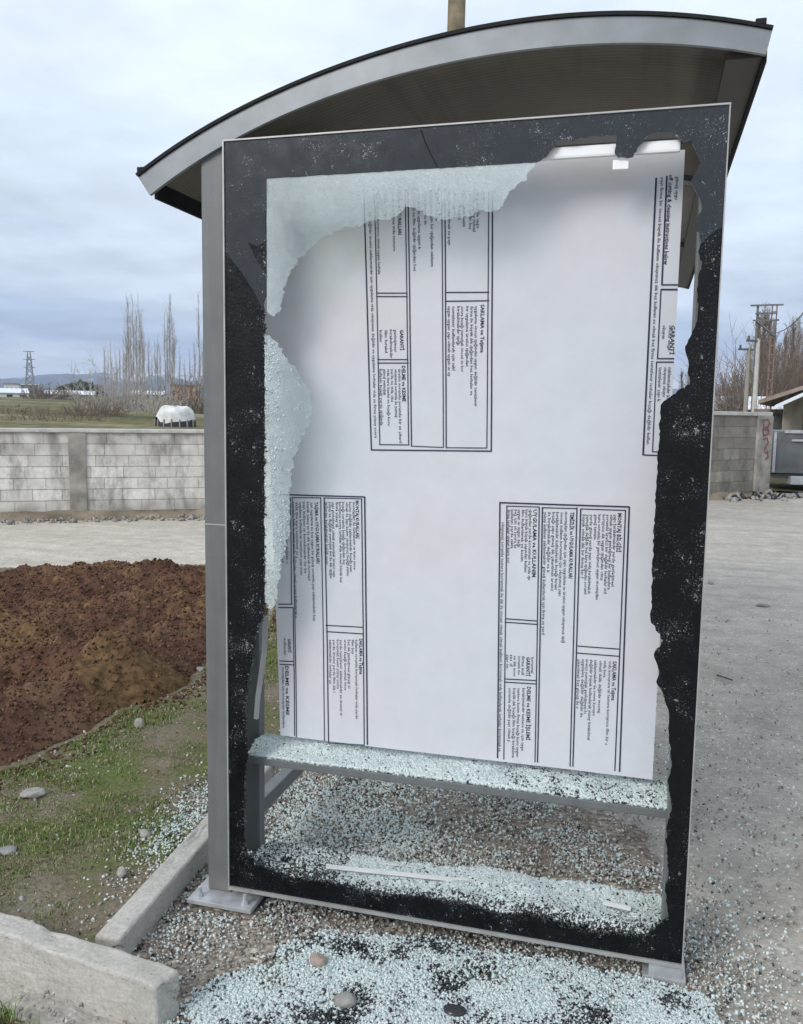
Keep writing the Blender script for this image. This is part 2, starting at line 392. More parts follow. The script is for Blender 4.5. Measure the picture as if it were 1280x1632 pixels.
def mk_conc(name, c0, c1, pit=0.5):
    mt, t, b, o = mat_new(name); co = objco(t)
    a = noise(t, co, 7, 6, 0.65); f = noise(t, co, 110, 3, 0.6)
    c = rampn(t, a, [(0.3, c0), (0.7, c1)])
    c = mixc(t, 1.0, c, rampn(t, f, [(0.25, 0.78), (0.75, 1.2)]), 'MULTIPLY')
    v = nd(t, 'ShaderNodeTexVoronoi', {'Vector': co, 'Scale': 60.0})
    pits = rampn(t, v.outputs['Distance'], [(0.10, 0.45), (0.2, 1.0)])
    sel = mth(t, 'GREATER_THAN', nd(t, 'ShaderNodeSeparateColor', {0: v.outputs['Color']}).outputs[0], 0.82)
    c = mixc(t, sel, c, mixc(t, 1.0, c, pits, 'MULTIPLY'))
    t.links.new(c, b.inputs['Base Color']); b.inputs['Roughness'].default_value = 0.9; b.inputs['Specular IOR Level'].default_value = 0.25
    p = bump(t, b, f, pit, 0.002); bump(t, b, a, 0.5, 0.01, p); return mt
M['kerb'] = mk_conc('kerb_concrete', (0.345, 0.33, 0.30), (0.475, 0.455, 0.42))
M['coping'] = mk_conc('coping_cement', (0.36, 0.35, 0.32), (0.56, 0.55, 0.52))
def mk_block(name, stops, lo, hi):
    mt, t, b, o = mat_new(name); g = nd(t, 'ShaderNodeNewGeometry'); co = objco(t)
    c = rampn(t, g.outputs['Random Per Island'], stops)
    mp = nd(t, 'ShaderNodeMapping', {'Vector': co, 'Scale': (3.4, 3.4, 1.3)})
    c = mixc(t, 1.0, c, rampn(t, noise(t, mp.outputs[0], 1.0, 7, 0.68), [(0.36, lo), (0.50, 0.95), (0.68, hi)]), 'MULTIPLY')
    c = mixc(t, 1.0, c, rampn(t, noise(t, co, 14, 6, 0.7), [(0.25, 0.72), (0.6, 1.05), (0.8, 1.15)]), 'MULTIPLY')
    z = nd(t, 'ShaderNodeSeparateXYZ', {0: co}).outputs[2]
    st = mth(t, 'MULTIPLY', rampn(t, z, [(0.10, 1.0), (0.30, 0.0), (0.72, 0.0), (1.0, 0.9)]), rampn(t, noise(t, co, 3.5, 6, 0.7), [(0.38, 0.0), (0.62, 0.85)]))
    c = mixc(t, st, c, (0.185, 0.165, 0.14))
    t.links.new(c, b.inputs['Base Color']); b.inputs['Roughness'].default_value = 0.92; b.inputs['Specular IOR Level'].default_value = 0.2
    bump(t, b, noise(t, co, 40, 4), 0.5, 0.006); return mt
M['block'] = mk_block('concrete_block', [(0, (0.58, 0.555, 0.51)), (0.5, (0.65, 0.625, 0.58)), (1, (0.72, 0.695, 0.65))], 0.50, 1.06)
M['block_tan'] = mk_block('weathered_block', [(0, (0.21, 0.195, 0.165)), (0.5, (0.26, 0.243, 0.21)), (1, (0.32, 0.30, 0.265))], 0.55, 1.15)
M['mortar'] = simple('mortar', (0.36, 0.34, 0.305), 0.95, 0.3, 6, spec=0.1)
M['pilaster'] = simple('stained_cement', (0.29, 0.27, 0.24), 0.95, 0.4, 4, spec=0.1)
M['stone_grey'] = simple('grey_stone', (0.24, 0.235, 0.225), 0.85, 0.3, 25, bstr=0.5, bdist=0.004, spec=0.3)
M['stone_pink'] = simple('pink_stone', (0.30, 0.235, 0.205), 0.85, 0.25, 30, bstr=0.5, bdist=0.003, spec=0.3)
M['stone_white'] = simple('white_stone', (0.30, 0.285, 0.26), 0.85, 0.25, 30, bstr=0.5, bdist=0.003, spec=0.3)
M['pebble'] = island('pebble', [(0, (0.22, 0.205, 0.18)), (0.4, (0.28, 0.262, 0.232)), (0.8, (0.36, 0.345, 0.32)), (1, (0.55, 0.53, 0.50))], 0.85, 0.25)
M['wood_pole'] = simple('weathered_wood', (0.20, 0.165, 0.115), 0.85, 0.4, 9, bstr=0.5, bdist=0.006, spec=0.2)
M['bark'] = simple('grey_bark', (0.33, 0.305, 0.275), 0.9, 0.3, 3, spec=0.1)
M['twig'] = simple('bare_twigs', (0.40, 0.37, 0.335), 0.9, 0.25, 3, spec=0.1)
M['twig_dark'] = simple('brown_twigs', (0.20, 0.155, 0.125), 0.9, 0.25, 3, spec=0.1)

def mk_field():
    mt, t, b, o = mat_new('rough_field'); co = objco(t)
    mp = nd(t, 'ShaderNodeMapping', {'Vector': co, 'Scale': (0.05, 0.16, 0.1)})
    a = noise(t, mp.outputs[0], 1.0, 7, 0.6); f = noise(t, co, 1.3, 5, 0.6)
    c = rampn(t, a, [(0.32, (0.07, 0.066, 0.034)), (0.45, (0.125, 0.115, 0.055)), (0.55, (0.16, 0.145, 0.08)), (0.66, (0.27, 0.24, 0.165))])
    c = mixc(t, 1.0, c, rampn(t, f, [(0.3, 0.45), (0.7, 1.5)]), 'MULTIPLY')
    t.links.new(c, b.inputs['Base Color']); b.inputs['Roughness'].default_value = 0.95; b.inputs['Specular IOR Level'].default_value = 0.1
    bump(t, b, f, 0.5, 0.2); return mt
M['field'] = mk_field()
def mk_mount():
    mt, t, b, o = mat_new('mountain_rock'); co = objco(t)
    g = nd(t, 'ShaderNodeNewGeometry'); s = nd(t, 'ShaderNodeSeparateXYZ', {0: g.outputs['Position']})
    a = noise(t, co, 0.012, 7, 0.62)
    h = mth(t, 'ADD', mth(t, 'MULTIPLY', s.outputs[2], 0.006), mth(t, 'MULTIPLY', a, 0.9))
    c = rampn(t, h, [(0.80, (0.085, 0.09, 0.085)), (0.92, (0.12, 0.12, 0.115)), (1.02, (0.6, 0.62, 0.65))])
    t.links.new(c, b.inputs['Base Color']); b.inputs['Roughness'].default_value = 0.95; b.inputs['Specular IOR Level'].default_value = 0.1
    return mt
M['mount'] = mk_mount()
M['paper'] = None
def mk_paper():
    mt, t, b, o = mat_new('printed_sheet'); co = objco(t)
    a = noise(t, co, 2.2, 5, 0.55); f = noise(t, co, 14, 5, 0.6)
    c = rampn(t, a, [(0.3, (0.71, 0.685, 0.705)), (0.5, (0.69, 0.70, 0.745)), (0.7, (0.68, 0.71, 0.75))])
    c = mixc(t, 1.0, c, rampn(t, f, [(0.25, 0.95), (0.75, 1.03)]), 'MULTIPLY')
    st = nd(t, 'ShaderNodeSeparateXYZ', {0: co}).outputs[2]
    # a grubby ochre stain in the upper left
    dx = nd(t, 'ShaderNodeVectorMath', {0: co, 1: (0.26-0.64, 0.0, 1.93-0.474)}, operation='DISTANCE').outputs['Value']
    s2 = mth(t, 'MULTIPLY', rampn(t, dx, [(0.0, 1.0), (0.28, 0.0)]), rampn(t, noise(t, co, 9, 5, 0.7), [(0.4, 0.0), (0.75, 0.7)]))
    c = mixc(t, s2, c, (0.66, 0.60, 0.50))
    t.links.new(c, b.inputs['Base Color']); b.inputs['Roughness'].default_value = 0.45; b.inputs['Specular IOR Level'].default_value = 0.35
    bump(t, b, mth(t, 'ADD', noise(t, co, 5, 4), mth(t, 'MULTIPLY', noise(t, co, 26, 3), 0.12)), 0.16, 0.012)
    tl = nd(t, 'ShaderNodeBsdfTranslucent', {'Color': c})
    mx = nd(t, 'ShaderNodeMixShader', {0: 0.28, 1: b.outputs[0], 2: tl.outputs[0]}); t.links.new(mx.outputs[0], o.inputs[0]); return mt
M['paper'] = mk_paper()
def mk_soffit():
    mt, t, b, o = mat_new('ribbed_polycarbonate'); co = objco(t)
    s = nd(t, 'ShaderNodeSeparateXYZ', {0: co})
    w = mth(t, 'SINE', mth(t, 'MULTIPLY', s.outputs[1], 300.0))
    n = noise(t, co, 3.0, 5, 0.6)
    c = rampn(t, n, [(0.3, (0.165, 0.145, 0.115)), (0.7, (0.225, 0.20, 0.165))])
    c = mixc(t, 1.0, c, rampn(t, w, [(0.0, 0.90), (1.0, 1.06)]), 'MULTIPLY')
    mp = nd(t, 'ShaderNodeMapping', {'Vector': co, 'Scale': (5.0, 0.25, 1.0)})
    c = mixc(t, 1.0, c, rampn(t, noise(t, mp.outputs[0], 1.0, 4, 0.6), [(0.35, 0.62), (0.5, 1.0), (0.7, 1.1)]), 'MULTIPLY')
    t.links.new(c, b.inputs['Base Color']); b.inputs['Roughness'].default_value = 0.35
    bump(t, b, w, 0.25, 0.002); return mt
M['soffit'] = mk_soffit()

# ================================================================== SETTING
def grid_sheet(name, xs, ys, zf, mat, kind='structure', smooth=True):
    X, Y = np.meshgrid(xs, ys); Z = zf(X, Y); nx, ny = len(xs), len(ys)
    V = np.stack([X.ravel(), Y.ravel(), Z.ravel()], 1)
    i, j = np.meshgrid(np.arange(nx-1), np.arange(ny-1)); a = (j*nx+i).ravel()
    Fq = np.stack([a, a+1, a+1+nx, a+nx], 1)
    o = np_obj(name, V, Fq, mat, smooth=smooth)
    if kind: o['kind'] = kind
    return o
def spread(lo, hi, near, n0, n1):
    a = np.linspace(-near, near, n0); g = np.geomspace(near*1.15, hi, n1)
    return np.concatenate([-np.geomspace(near*1.15, -lo, n1)[::-1], a, g])
gx = spread(-6000, 6000, 18, 150, 16)
def ground_z(X, Y):
    r = np.hypot(X, Y)
    return np.where(r < 30, (fbm(X*0.9, Y*0.9, 3, 4)-0.5)*0.03*np.clip(1-np.exp(-((X-.6)**2+(Y-1)**2)/4), .25, 1), 0) - 0.004
grid_sheet('ground', gx, gx, ground_z, M['ground'])
# flattened dusty carriageway running past the block wall
def strip(name, pts_a, pts_b, z, mat, n=40):
    A = np.array(pts_a, float); B = np.array(pts_b, float); V = []; 
    for i in range(n+1):
        t = i/n
        for P in (A, B):
            k = t*(len(P)-1); q = min(int(k), len(P)-2); f = k-q; p = P[q]*(1-f)+P[q+1]*f; V.append((p[0], p[1], z))
    Fq = [(2*i, 2*i+1, 2*i+3, 2*i+2) for i in range(n)]
    o = mesh_obj(name, V, Fq, mat); o['kind'] = 'structure'; return o
def g0(u, v): p = at(u, v, z=0); return (p[0], p[1])
road_n = [g0(-500, 970), g0(0, 922), g0(170, 912), g0(330, 903)]
strip('road', [(-14, -2.0), (-7.5, 1.55), g0(0, 921), g0(330, 906), (-0.6, 6.9), (0.3, 7.6)], [(-17, 2.0), (-10, 5.4), (-6.9, 7.5), (-4.4, 8.55), (-1.4, 10.6), (-0.3, 11.3)], 0.003, M['road_dust'], 60)
# flat dirt bed under the shelter
bed = [(-0.30, -0.45), (0.1, -0.55), (0.35, -0.75), (1.0, -0.9), (1.33, -0.6), (1.42, 0.0), (1.25, 0.7), (1.0, 1.3), (0.9, 2.2), (0.6, 3.5), (-0.2, 3.6), (-0.33, 2.0)]
def poly_sheet(name, poly, z, mat, res=0.05, amp=0.01, seed=1, kind='structure', fn=None, jag=0.05):
    P = np.array(poly); x0, y0 = P.min(0)-0.1; x1, y1 = P.max(0)+0.1
    xs = np.arange(x0, x1, res); ys = np.arange(y0, y1, res); X, Y = np.meshgrid(xs, ys)
    jx = X+(fbm(X*4, Y*4, seed+5)-0.5)*jag*4; jy = Y+(fbm(X*4+50, Y*4, seed+6)-0.5)*jag*4
    ins = in_poly(jx, jy, poly)
    Z = z+(fbm(X*5, Y*5, seed, 5)-0.5)*2*amp
    if fn is not None: Z = fn(X, Y, Z)
    nx = len(xs); c = ins[:-1, :-1] & ins[1:, :-1] & ins[:-1, 1:] & ins[1:, 1:]
    jj, ii = np.nonzero(c); a = jj*nx+ii; Fq = np.stack([a, a+1, a+1+nx, a+nx], 1)
    used = np.unique(Fq); mp = -np.ones(X.size, int); mp[used] = np.arange(len(used))
    V = np.stack([X.ravel(), Y.ravel(), Z.ravel()], 1)[used]
    o = np_obj(name, V, mp[Fq], mat, smooth=True)
    if kind: o['kind'] = kind
    return o
poly_sheet('ground_bed', bed, 0.007, M['dirt'], 0.014, 0.005, 3)
verge_poly = [(-0.20, -0.36), (-0.27, 0.6), (-0.36, 2.2), (-0.55, 4.4), (-2.5, 5.2), (-4.4, 4.2), (-3.2, 1.0), (-1.9, -0.35), (-1.05, -0.28), (-0.62, -0.33)]
def verge_z(X, Y): return 0.045+(fbm(X*3, Y*3, 21, 4)-0.5)*0.05
poly_sheet('verge', verge_poly, 0.0, M['verge'], 0.035, 0.0, 20, fn=lambda X, Y, Z: verge_z(X, Y), jag=0.02)
poly_sheet('near_verge', [(-1.6, -1.6), (-0.1, -1.4), (0.02, -0.75), (-0.2, -0.62), (-1.1, -0.5), (-1.6, -0.4)], 0.02, M['verge'], 0.03, 0.012, 31, jag=0.03)

# distant field, hills and mountains -------------------------------------------------
def polar(name, az0, az1, naz, rs, zf, mat):
    az = np.radians(np.linspace(az0, az1, naz)); R, A = np.meshgrid(rs, az)
    X = CAM[0]+R*np.sin(A); Y = CAM[1]+R*np.cos(A); Z = zf(R, A, X, Y)
    nr = len(rs); V = np.stack([X.ravel(), Y.ravel(), Z.ravel()], 1)
    i, j = np.meshgrid(np.arange(nr-1), np.arange(naz-1)); a = (j*nr+i).ravel()
    o = np_obj(name, V, np.stack([a, a+1, a+1+nr, a+nr], 1), mat, smooth=True); o['kind'] = 'structure'; return o
def field_h(R, Adeg):
    left = 1/(1+np.exp((Adeg+14)/5.0))
    s = np.clip((R-30)/150, 0, 1.15)
    return 0.03+0.5*np.clip((R-20)/40, 0, 1)*left + left*2.7*s**1.15 + (1-left)*0.9*np.clip((R-60)/150, 0, 1)
def fz(R, A, X, Y):
    return field_h(R, np.degrees(A))+(fbm(X*0.06, Y*0.06, 5, 4)-0.5)*0.9*np.clip((R-25)/40, 0, 1)
polar('field', -62, 45, 90, np.concatenate([np.linspace(19, 200, 90), np.geomspace(210, 1900, 14)]), fz, M['field'])
def mz(R, A, X, Y):
    d = np.degrees(A); rid = 62+26*fbm(d*0.35+40, d*0+3.3, 9, 5, 0.55)+18*np.exp(-((d+33)/4.5)**2)
    t = np.clip((R-2100)/500, 0, 1); prof = np.where(R < 2600, t**1.4, np.clip((3200-R)/600, 0, 1))
    return 5+rid*prof*(0.8+0.4*fbm(X*0.006, Y*0.006, 14, 5))
polar('mountain', -65, 50, 260, np.linspace(2100, 3200, 30), mz, M['mount'])

# ================================================================== THE SHELTER
PW, PZ0, PZ1 = 1.2977, 0.07, 2.22
shelter = empty('bus_shelter', (0.65, 1.9, 0))
tag(shelter, 'grey steel bus shelter with arched roof and a smashed glass poster case at its end', 'bus shelter')
SH = np.array([0.65, 1.9, 0])
def part(mb, name, mat, parent=None, smooth=False):
    """geometry is written in world coordinates; shift into the shelter's frame"""
    mb.v = [(p[0]-SH[0], p[1]-SH[1], p[2]-SH[2]) for p in mb.v]
    return mb.build(name, mat, parent if parent is not None else shelter, smooth)
M['eave_dark'] = simple('eave_lining', (0.055, 0.05, 0.043), .5, .2, 4)
# roof profile traced on the end plane
top_px = [(217,276),(240,260),(263,245),(295,223),(327,203),(358,184),(390,166),(430,147),(470,131),(525,109),(580,90),(643,70),(706,54),(765,41),(824,31),(872,24),(921,20),(967,18),(1014,18.5),(1067,21),(1120,25.5),(1170,31),(1204,36),(1233,41)]
bot_px = [(238,310),(263,292),(290,273),(318,255),(344,237),(369,222),(400,206),(436,190),(500,162),(571,136),(655,112),(740,94),(790,85),(845,78),(900,71),(951,68),(993,67.5),(1035,68),(1080,70),(1120,73),(1155,76.5),(1187,80.5),(1221,86)]
YF = 0.006
top = [at(u, v, y=YF)[[0, 2]] for u, v in top_px]; bot = [at(u, v, y=YF)[[0, 2]] for u, v in bot_px]
def resample(P, n):
    P = np.array(P); d = np.r_[0, np.cumsum(np.linalg.norm(np.diff(P, axis=0), axis=1))]; t = np.linspace(0, d[-1], n)
    return np.stack([np.interp(t, d, P[:, 0]), np.interp(t, d, P[:, 1])], 1)
NP = 48
T = resample(top, NP); B = resample(bot, NP)
# smooth the traced curves with a low-order fit so the arch is clean
def fit(P):
    s = np.linspace(0, 1, len(P)); return np.stack([np.polyval(np.polyfit(s, P[:, k], 5), s) for k in (0, 1)], 1)
T = fit(T); B = fit(B)
T = T + (T-B)*(-0.14)          # leave room for the dark cap on top
YB = 3.95
def band(lo, hi, y0, y1):
    n = len(lo); v = []; 
    for y in (y0, y1):
        v += [(p[0], y, p[1]) for p in lo]; v += [(p[0], y, p[1]) for p in hi]
    f = []
    for i in range(n-1):
        f += [(i, i+1, n+i+1, n+i), (2*n+i+1, 2*n+i, 3*n+i, 3*n+i+1), (i+1, i, 2*n+i, 2*n+i+1), (n+i, n+i+1, 3*n+i+1, 3*n+i)]
    f += [(0, n, 3*n, 2*n), (n-1, 3*n-1, 4*n-1, 2*n-1)]
    mb = MB(); mb.add(v, f); return mb
part(band(B, T, YF, YF+0.012), 'fascia', M['fascia'])
part(band(B, T, YB-0.035, YB), 'fascia', M['fascia'])
mid0 = B*0.40+T*0.60; mid1 = B*0.22+T*0.78
part(band(mid0, mid1, YF+0.037, YB-0.037), 'roof_sheet', M['soffit'], smooth=True)
capT = T+(T-B)*0.17
off = T+(T-B)*0.02
part(band(off, capT, YF-0.006, YB+0.006), 'roof_cap', M['dark_trim'])
for k, (u, v) in enumerate(((1213, 33), (226, 269))):    # ragged rubber ends at both corners
    p = at(u, v, y=YF); mb = MB(); mb.box(p[0]-.012, p[0]+.012, YF-.007, YF+.05, p[2]-.010, p[2]+.004, ch=.002); part(mb, 'cap_end', M['dark_trim'])
for yy in (1.32, 2.64):
    part(band(B*0.75+T*0.25, B*0.42+T*0.58, yy-0.03, yy+0.03), 'roof_rib', M['grey_paint'])
# longitudinal eave beams
mb = MB(); a = B[-1]; mb.box(a[0]-.085, a[0]-.004, YF+.037, YB-.037, a[1]+.008, a[1]+.022); part(mb, 'eave_beam', M['eave_dark'])
mb = MB(); mb.box(a[0]-.004, a[0]+.006, YF+.036, YB-.036, a[1]-.004, T[-1][1]-.002); part(mb, 'eave_edge', M['dark_trim'])
a0 = B[0]; mb = MB(); mb.box(a0[0]-.006, a0[0]+.004, YF+.036, YB-.036, a0[1]-.002, T[0][1]-.002); part(mb, 'eave_edge', M['dark_trim'])
def roof_z(x): return float(np.interp(x, B[:, 0], B[:, 1]))
# posts with base plates
def post(x0, x1, y0, y1, z1, plate=None, bolts=True, z0=0.022):
    mb = MB(); mb.box(x0, x1, y0, y1, z0, z1, ch=0.004); p = part(mb, 'post', M['grey_paint'])
    if plate:
        pz_ = z0-.001; mb = MB(); mb.box(*plate, pz_-.014, pz_, ch=0.002); bp = part(mb, 'base_plate', M['galv'])
        if bolts:
            for bx in (plate[0]+.03, plate[1]-.03):
                for by in (plate[2]+.024, plate[3]-.02):
                    mb = MB(); mb.tube((bx, by, pz_), (bx, by, pz_+.011), .011, .010, n=6)
                    bo = part(mb, 'bolt', M['galv']); mb = MB(); mb.tube((bx, by, pz_+.0112), (bx, by, pz_+.03), .006, n=8); part(mb, 'bolt_shank', M['galv'], bo)
    return p
post(-0.083, -0.008, 0.02, 0.095, roof_z(-.083)+.035, (-0.118, 0.090, -0.048, 0.125), z0=0.036)
post(1.243, 1.296, 0.025, 0.095, 2.194, (1.20, 1.31, 0.0, 0.12))
for yy in (1.95, 3.78):
    post(-0.09, -0.03, yy, yy+0.06, roof_z(-.06)-.002, (-0.13, 0.01, yy-.04, yy+.10), False)
post(1.20, 1.255, 3.78, 3.84, roof_z(1.22)-.002, (1.17, 1.29, 3.74, 3.88), False)
# low rail of the missing rear glazing
mb = MB(); mb.box(-0.062, -0.018, 0.21, 3.78, 0.165, 0.215, ch=.004); part(mb, 'rear_rail', M['grey_paint'])
mb = MB(); mb.box(-0.062, -0.018, 0.21, 3.78, 1.96, 2.0, ch=.004); part(mb, 'rear_rail', M['grey_paint'])
# angled gusset where the fascia meets the left post
mb = MB(); mb.box(1.215, 1.301, 0.004, 0.1, 0.004, 0.0595, ch=.003); part(mb, 'foot', M['galv'])
sm = at(345, 836, y=0.02); mb = MB(); mb.box(-0.0845, -0.0065, 0.0185, 0.0965, sm[2]-.002, sm[2]+.002); part(mb, 'post_seam', M['alu_mid'])
# poster case ------------------------------------------------------------------------
mb = MB()
mb.box(-0.003, PW+.003, -0.005, 0.012, PZ1-.0005, PZ1+.0035)
mb.box(PW-.0005, PW+.0025, -0.005, 0.012, PZ0-.004, PZ1)
mb.box(-0.0045, -0.0005, -0.005, 0.012, PZ0, PZ1)
part(mb, 'edge_trim', M['alu_mid'])
mb = MB(); mb.box(-0.004, PW+.0055, -0.006, 0.018, PZ0-.010, PZ0); part(mb, 'edge_trim', M['alu_mid'])
mb = MB(); mb.box(0.0, PW, 0.019, 0.205, PZ0-.004, 0.098, ch=.003); part(mb, 'case_sill', M['grey_paint'])
mb = MB(); mb.box(0.0, PW, 0.15, 0.205, 2.196, 2.218); part(mb, 'case_head', M['dark_inner'])
mb = MB(); mb.box(-0.038, 0.022, 0.165, 0.205, 0.098, 2.195, ch=.004); part(mb, 'case_post', M['grey_paint'])
mb = MB(); mb.box(1.262, 1.297, 0.12, 0.205, 0.098, 2.195, ch=.004); part(mb, 'case_post', M['grey_paint'])
mb = MB(); mb.box(0.023, 1.247, 0.062, 0.203, 0.432, 0.455, ch=.003); part(mb, 'case_shelf', M['grey_paint'])
mb = MB(); mb.box(0.5, 1.193, 0.016, 0.034, 2.126, 2.155, ch=.006); part(mb, 'poster_rail', M['white_tube'])
mb = MB(); mb.box(1.066-.03, 1.066+.008, 0.008, 0.014, 2.090, 2.113, ch=.002); part(mb, 'poster_clip', M['white_tube'])
# folded strip dangling inside the left side
mb = MB(); ps = [at(u, v, y=0.10) for u, v in ((423, 982), (421, 1040), (416, 1075), (411, 1110), (408, 1146))]
for p, q in zip(ps, ps[1:]):
    d = Vector(q-p); mb.add([(p[0]-.008, p[1], p[2]), (p[0]+.008, p[1]-.004, p[2]), (q[0]+.008, q[1]-.004, q[2]), (q[0]-.008, q[1], q[2])], [(0, 1, 2, 3)])
    mb.add([(p[0]-.008, p[1]+.006, p[2]), (p[0]+.008, p[1]+.003, p[2]), (q[0]+.008, q[1]+.003, q[2]), (q[0]-.008, q[1]+.006, q[2])], [(3, 2, 1, 0)])
part(mb, 'bent_strip', M['alu_light'])
# printed black border of the toughened glass, in the shards that still hang there
def jag(px, amp=1.6, step=5.0, seed=1, skip=()):
    r = np.random.default_rng(seed); out = []
    for (a, b) in zip(px, px[1:]):
        a = np.array(a, float); b = np.array(b, float); n = max(1, int(np.linalg.norm(b-a)/step))
        for i in range(n):
            q = a+(b-a)*i/n
            out.append(q+(r.uniform(-amp, amp, 2) if i else r.uniform(-.3, .3, 2)))
    out.append(np.array(px[-1], float)); return out
def pz(px): return [tuple(at(u, v, y=0.0)[[0, 2]]) for u, v in px]
def rx(y): return 1163.0-0.0551*(y-167)
up_in = [(421,495),(419,483),(424,470),(424,440),(423.5,370),(424,284),(640,271),(740,265),(856,258)]
up_brk = [(856,258),(871,249),(886,228),(892,221.5),(909,224),(942,217),(983,216),(980,245),(985,251),(1010,249),(1020,230),(1031,217),(1044,211),(1073,211),(1090,226),(1102,222),(1109,242),(1117,257),(1111,272),(1100,290),(1107,301),(1116,316),(1120,330),(1112,347),(1109,369),(1120,375),(1117,388)]
upper = [(357.6,225.6),(358.9,400)] + [(372,418),(385,434),(405,465),(417,490)] + jag(up_in, 0.7, 9, 2)[:-1] + jag(up_brk, 1.5, 5, 3) + [(1135,372),(rx(360),360),(1162.5,167.8)]
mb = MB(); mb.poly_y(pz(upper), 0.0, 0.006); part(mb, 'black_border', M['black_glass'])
left_in = [(392,1360),(388,1330),(389,1240),(393,1210),(395,1195),(391,1160),(390,1130),(395,1100),(398,1070),(403,1040),(411,1000),(418,985),(421,960),(420,860),(421,700),(420,560),(421,495)]
lower_left = [(358.9,400.5),(366,1410.5)] + [(376,1400)] + jag(left_in, 1.6, 5, 4) + [(417,490.5),(405,465.5),(385,434.5),(372,418.5)]
mb = MB(); mb.poly_y(pz(lower_left), 0.0, 0.006); part(mb, 'black_border', M['crazed_dark_reflection'])
right_in = [(1117,388.5),(1113,402),(1120,417),(1113,439),(1111,465),(1113,491),(1112,505),(1108,521),(1092,552),(1094,564),(1098,583),(1096,595),(1100,610),(1072,629),(1053,645),(1053,652),(1047,762),(1042,853),(1037,990),(1057,1021),(1042,1043),(1051,1070),(1046,1087),(1059,1112),(1065,1131),(1068,1188),(1071,1221),(1064,1244),(1071,1289),(1063,1319),(1062,1345),(1066,1390),(1060,1420),(1066,1462)]
lower_right = jag(right_in, 1.5, 5, 5) + [(1070,1500),(1087.5,1536.5),(rx(860),860),(rx(360.5),360.5),(1135,372.5)]
mb = MB(); mb.poly_y(pz(lower_right), 0.0, 0.006); part(mb, 'black_border', M['crazed_dark_reflection'])
bot_in = [(392,1360.5),(404,1375),(437,1390),(467,1401),(520,1405),(565,1416),(602,1427),(670,1429),(722,1441),(745,1442),(797,1461),(839,1457),(880,1469),(925,1484),(977,1489),(1030,1493),(1052,1472),(1066,1462.5)]
bottom = [(376,1400.5),(366,1411),(1087.5,1537)] + [(1070,1500.5)] + jag(bot_in, 3.2, 3.2, 6)[::-1]
mb = MB(); mb.poly_y(pz(bottom), 0.0, 0.006); part(mb, 'black_border', M['crazed_dark_reflection'])
mb = MB(); mb.poly_y(pz([(395,386),(410,392),(424,384),(424,441),(412,420)]), -0.0012, -0.0002); part(mb, 'painted_gap', M['crazed_dark_reflection'])  # overlay patch; the darkness of an open notch put into its colour
mb = MB(); cr = [(671,207),(676,222),(683,238),(690,252),(697,266)]
for p, q in zip(cr, cr[1:]): mb.poly_y(pz([(p[0]-1.3, p[1]), (p[0]+1.3, p[1]), (q[0]+1.3, q[1]), (q[0]-1.3, q[1])]), -0.0015, -0.0003)
part(mb, 'crack', M['dark_trim'])
frost_a = [(424.5,284.5),(640,271.5),(740,265.5),(856,258.5)]
frost_b = [(856,258.5),(845,272),(835,288),(822,297),(808,312),(798,330),(785,338),(765,335),(745,345),(720,347),(700,352),(690,345),(670,335),(645,328),(630,345),(610,350),(585,352),(575,360),(558,362),(535,368),(515,378),(496,392),(478,410),(462,436),(450,470),(446,497),(432,503),(425,495)]
mb = MB(); mb.poly_y(pz(frost_a[:-1]+jag(frost_b, 3.0, 3.5, 7)), 0.0015, 0.0045); part(mb, 'crazed_pane', M['frost'])
frost_c = [(421.5,530),(440,545),(455,570),(475,595),(492,620),(497,650),(492,675),(480,700),(470,725),(462,760),(461,790),(460,850),(447,900),(441,950),(432,975),(421.5,960)]
mb = MB(); mb.poly_y(pz(jag(frost_c, 3.0, 3.5, 8)), 0.0015, 0.0045); part(mb, 'crazed_pane', M['frost'])
# ================================================================== POSTER
YP = 0.135
poster = empty('poster', (0.64, YP, 0.474))
tag(poster, 'large white sheet printed with sideways boxes of blue text, hanging inside the smashed case', 'poster')
PO = np.array([0.64, YP, 0.474])
def ppart(mb, name, mat):
    mb.v = [(p[0]-PO[0], p[1]-PO[1], p[2]-PO[2]) for p in mb.v]; return mb.build(name, mat, poster)
pp = [at(447, 1172, y=YP)[[0, 2]], at(1040, 1243, y=YP)[[0, 2]], at(1092, 238, y=YP)[[0, 2]], at(428, 240, y=YP)[[0, 2]]]
e0 = at(421, 500, y=YP)[[0, 2]]; k_ = (pp[2][1]-.003-pp[0][1])/(e0[1]-pp[0][1]); pp[3] = pp[0]+(e0-pp[0])*k_
def rip(x, z):
    x = np.asarray(x, float); z = np.asarray(z, float)
    return (fbm(x*3.1, z*2.3, 171, 3)-.5)*.012+.0025*np.exp(-((z-1.285-.02*x)/.012)**2)-.002*np.exp(-((x-.62)/.02)**2)*np.clip((z-.9)/.5, 0, 1)
nu, nv = 44, 64; V = []; Fc = []
for j in range(nv+1):
    for i in range(nu+1):
        a_, b_ = i/nu, j/nv; q = (pp[0]*(1-a_)+pp[1]*a_)*(1-b_)+(pp[3]*(1-a_)+pp[2]*a_)*b_
        V.append((q[0]-PO[0], YP+float(rip(q[0], q[1]))-PO[1], q[1]-PO[2]))
for j in range(nv):
    for i in range(nu): k = j*(nu+1)+i; Fc.append((k, k+1, k+nu+2, k+nu+1))
sh = mesh_obj('sheet', V, Fc, M['paper'], poster, True)
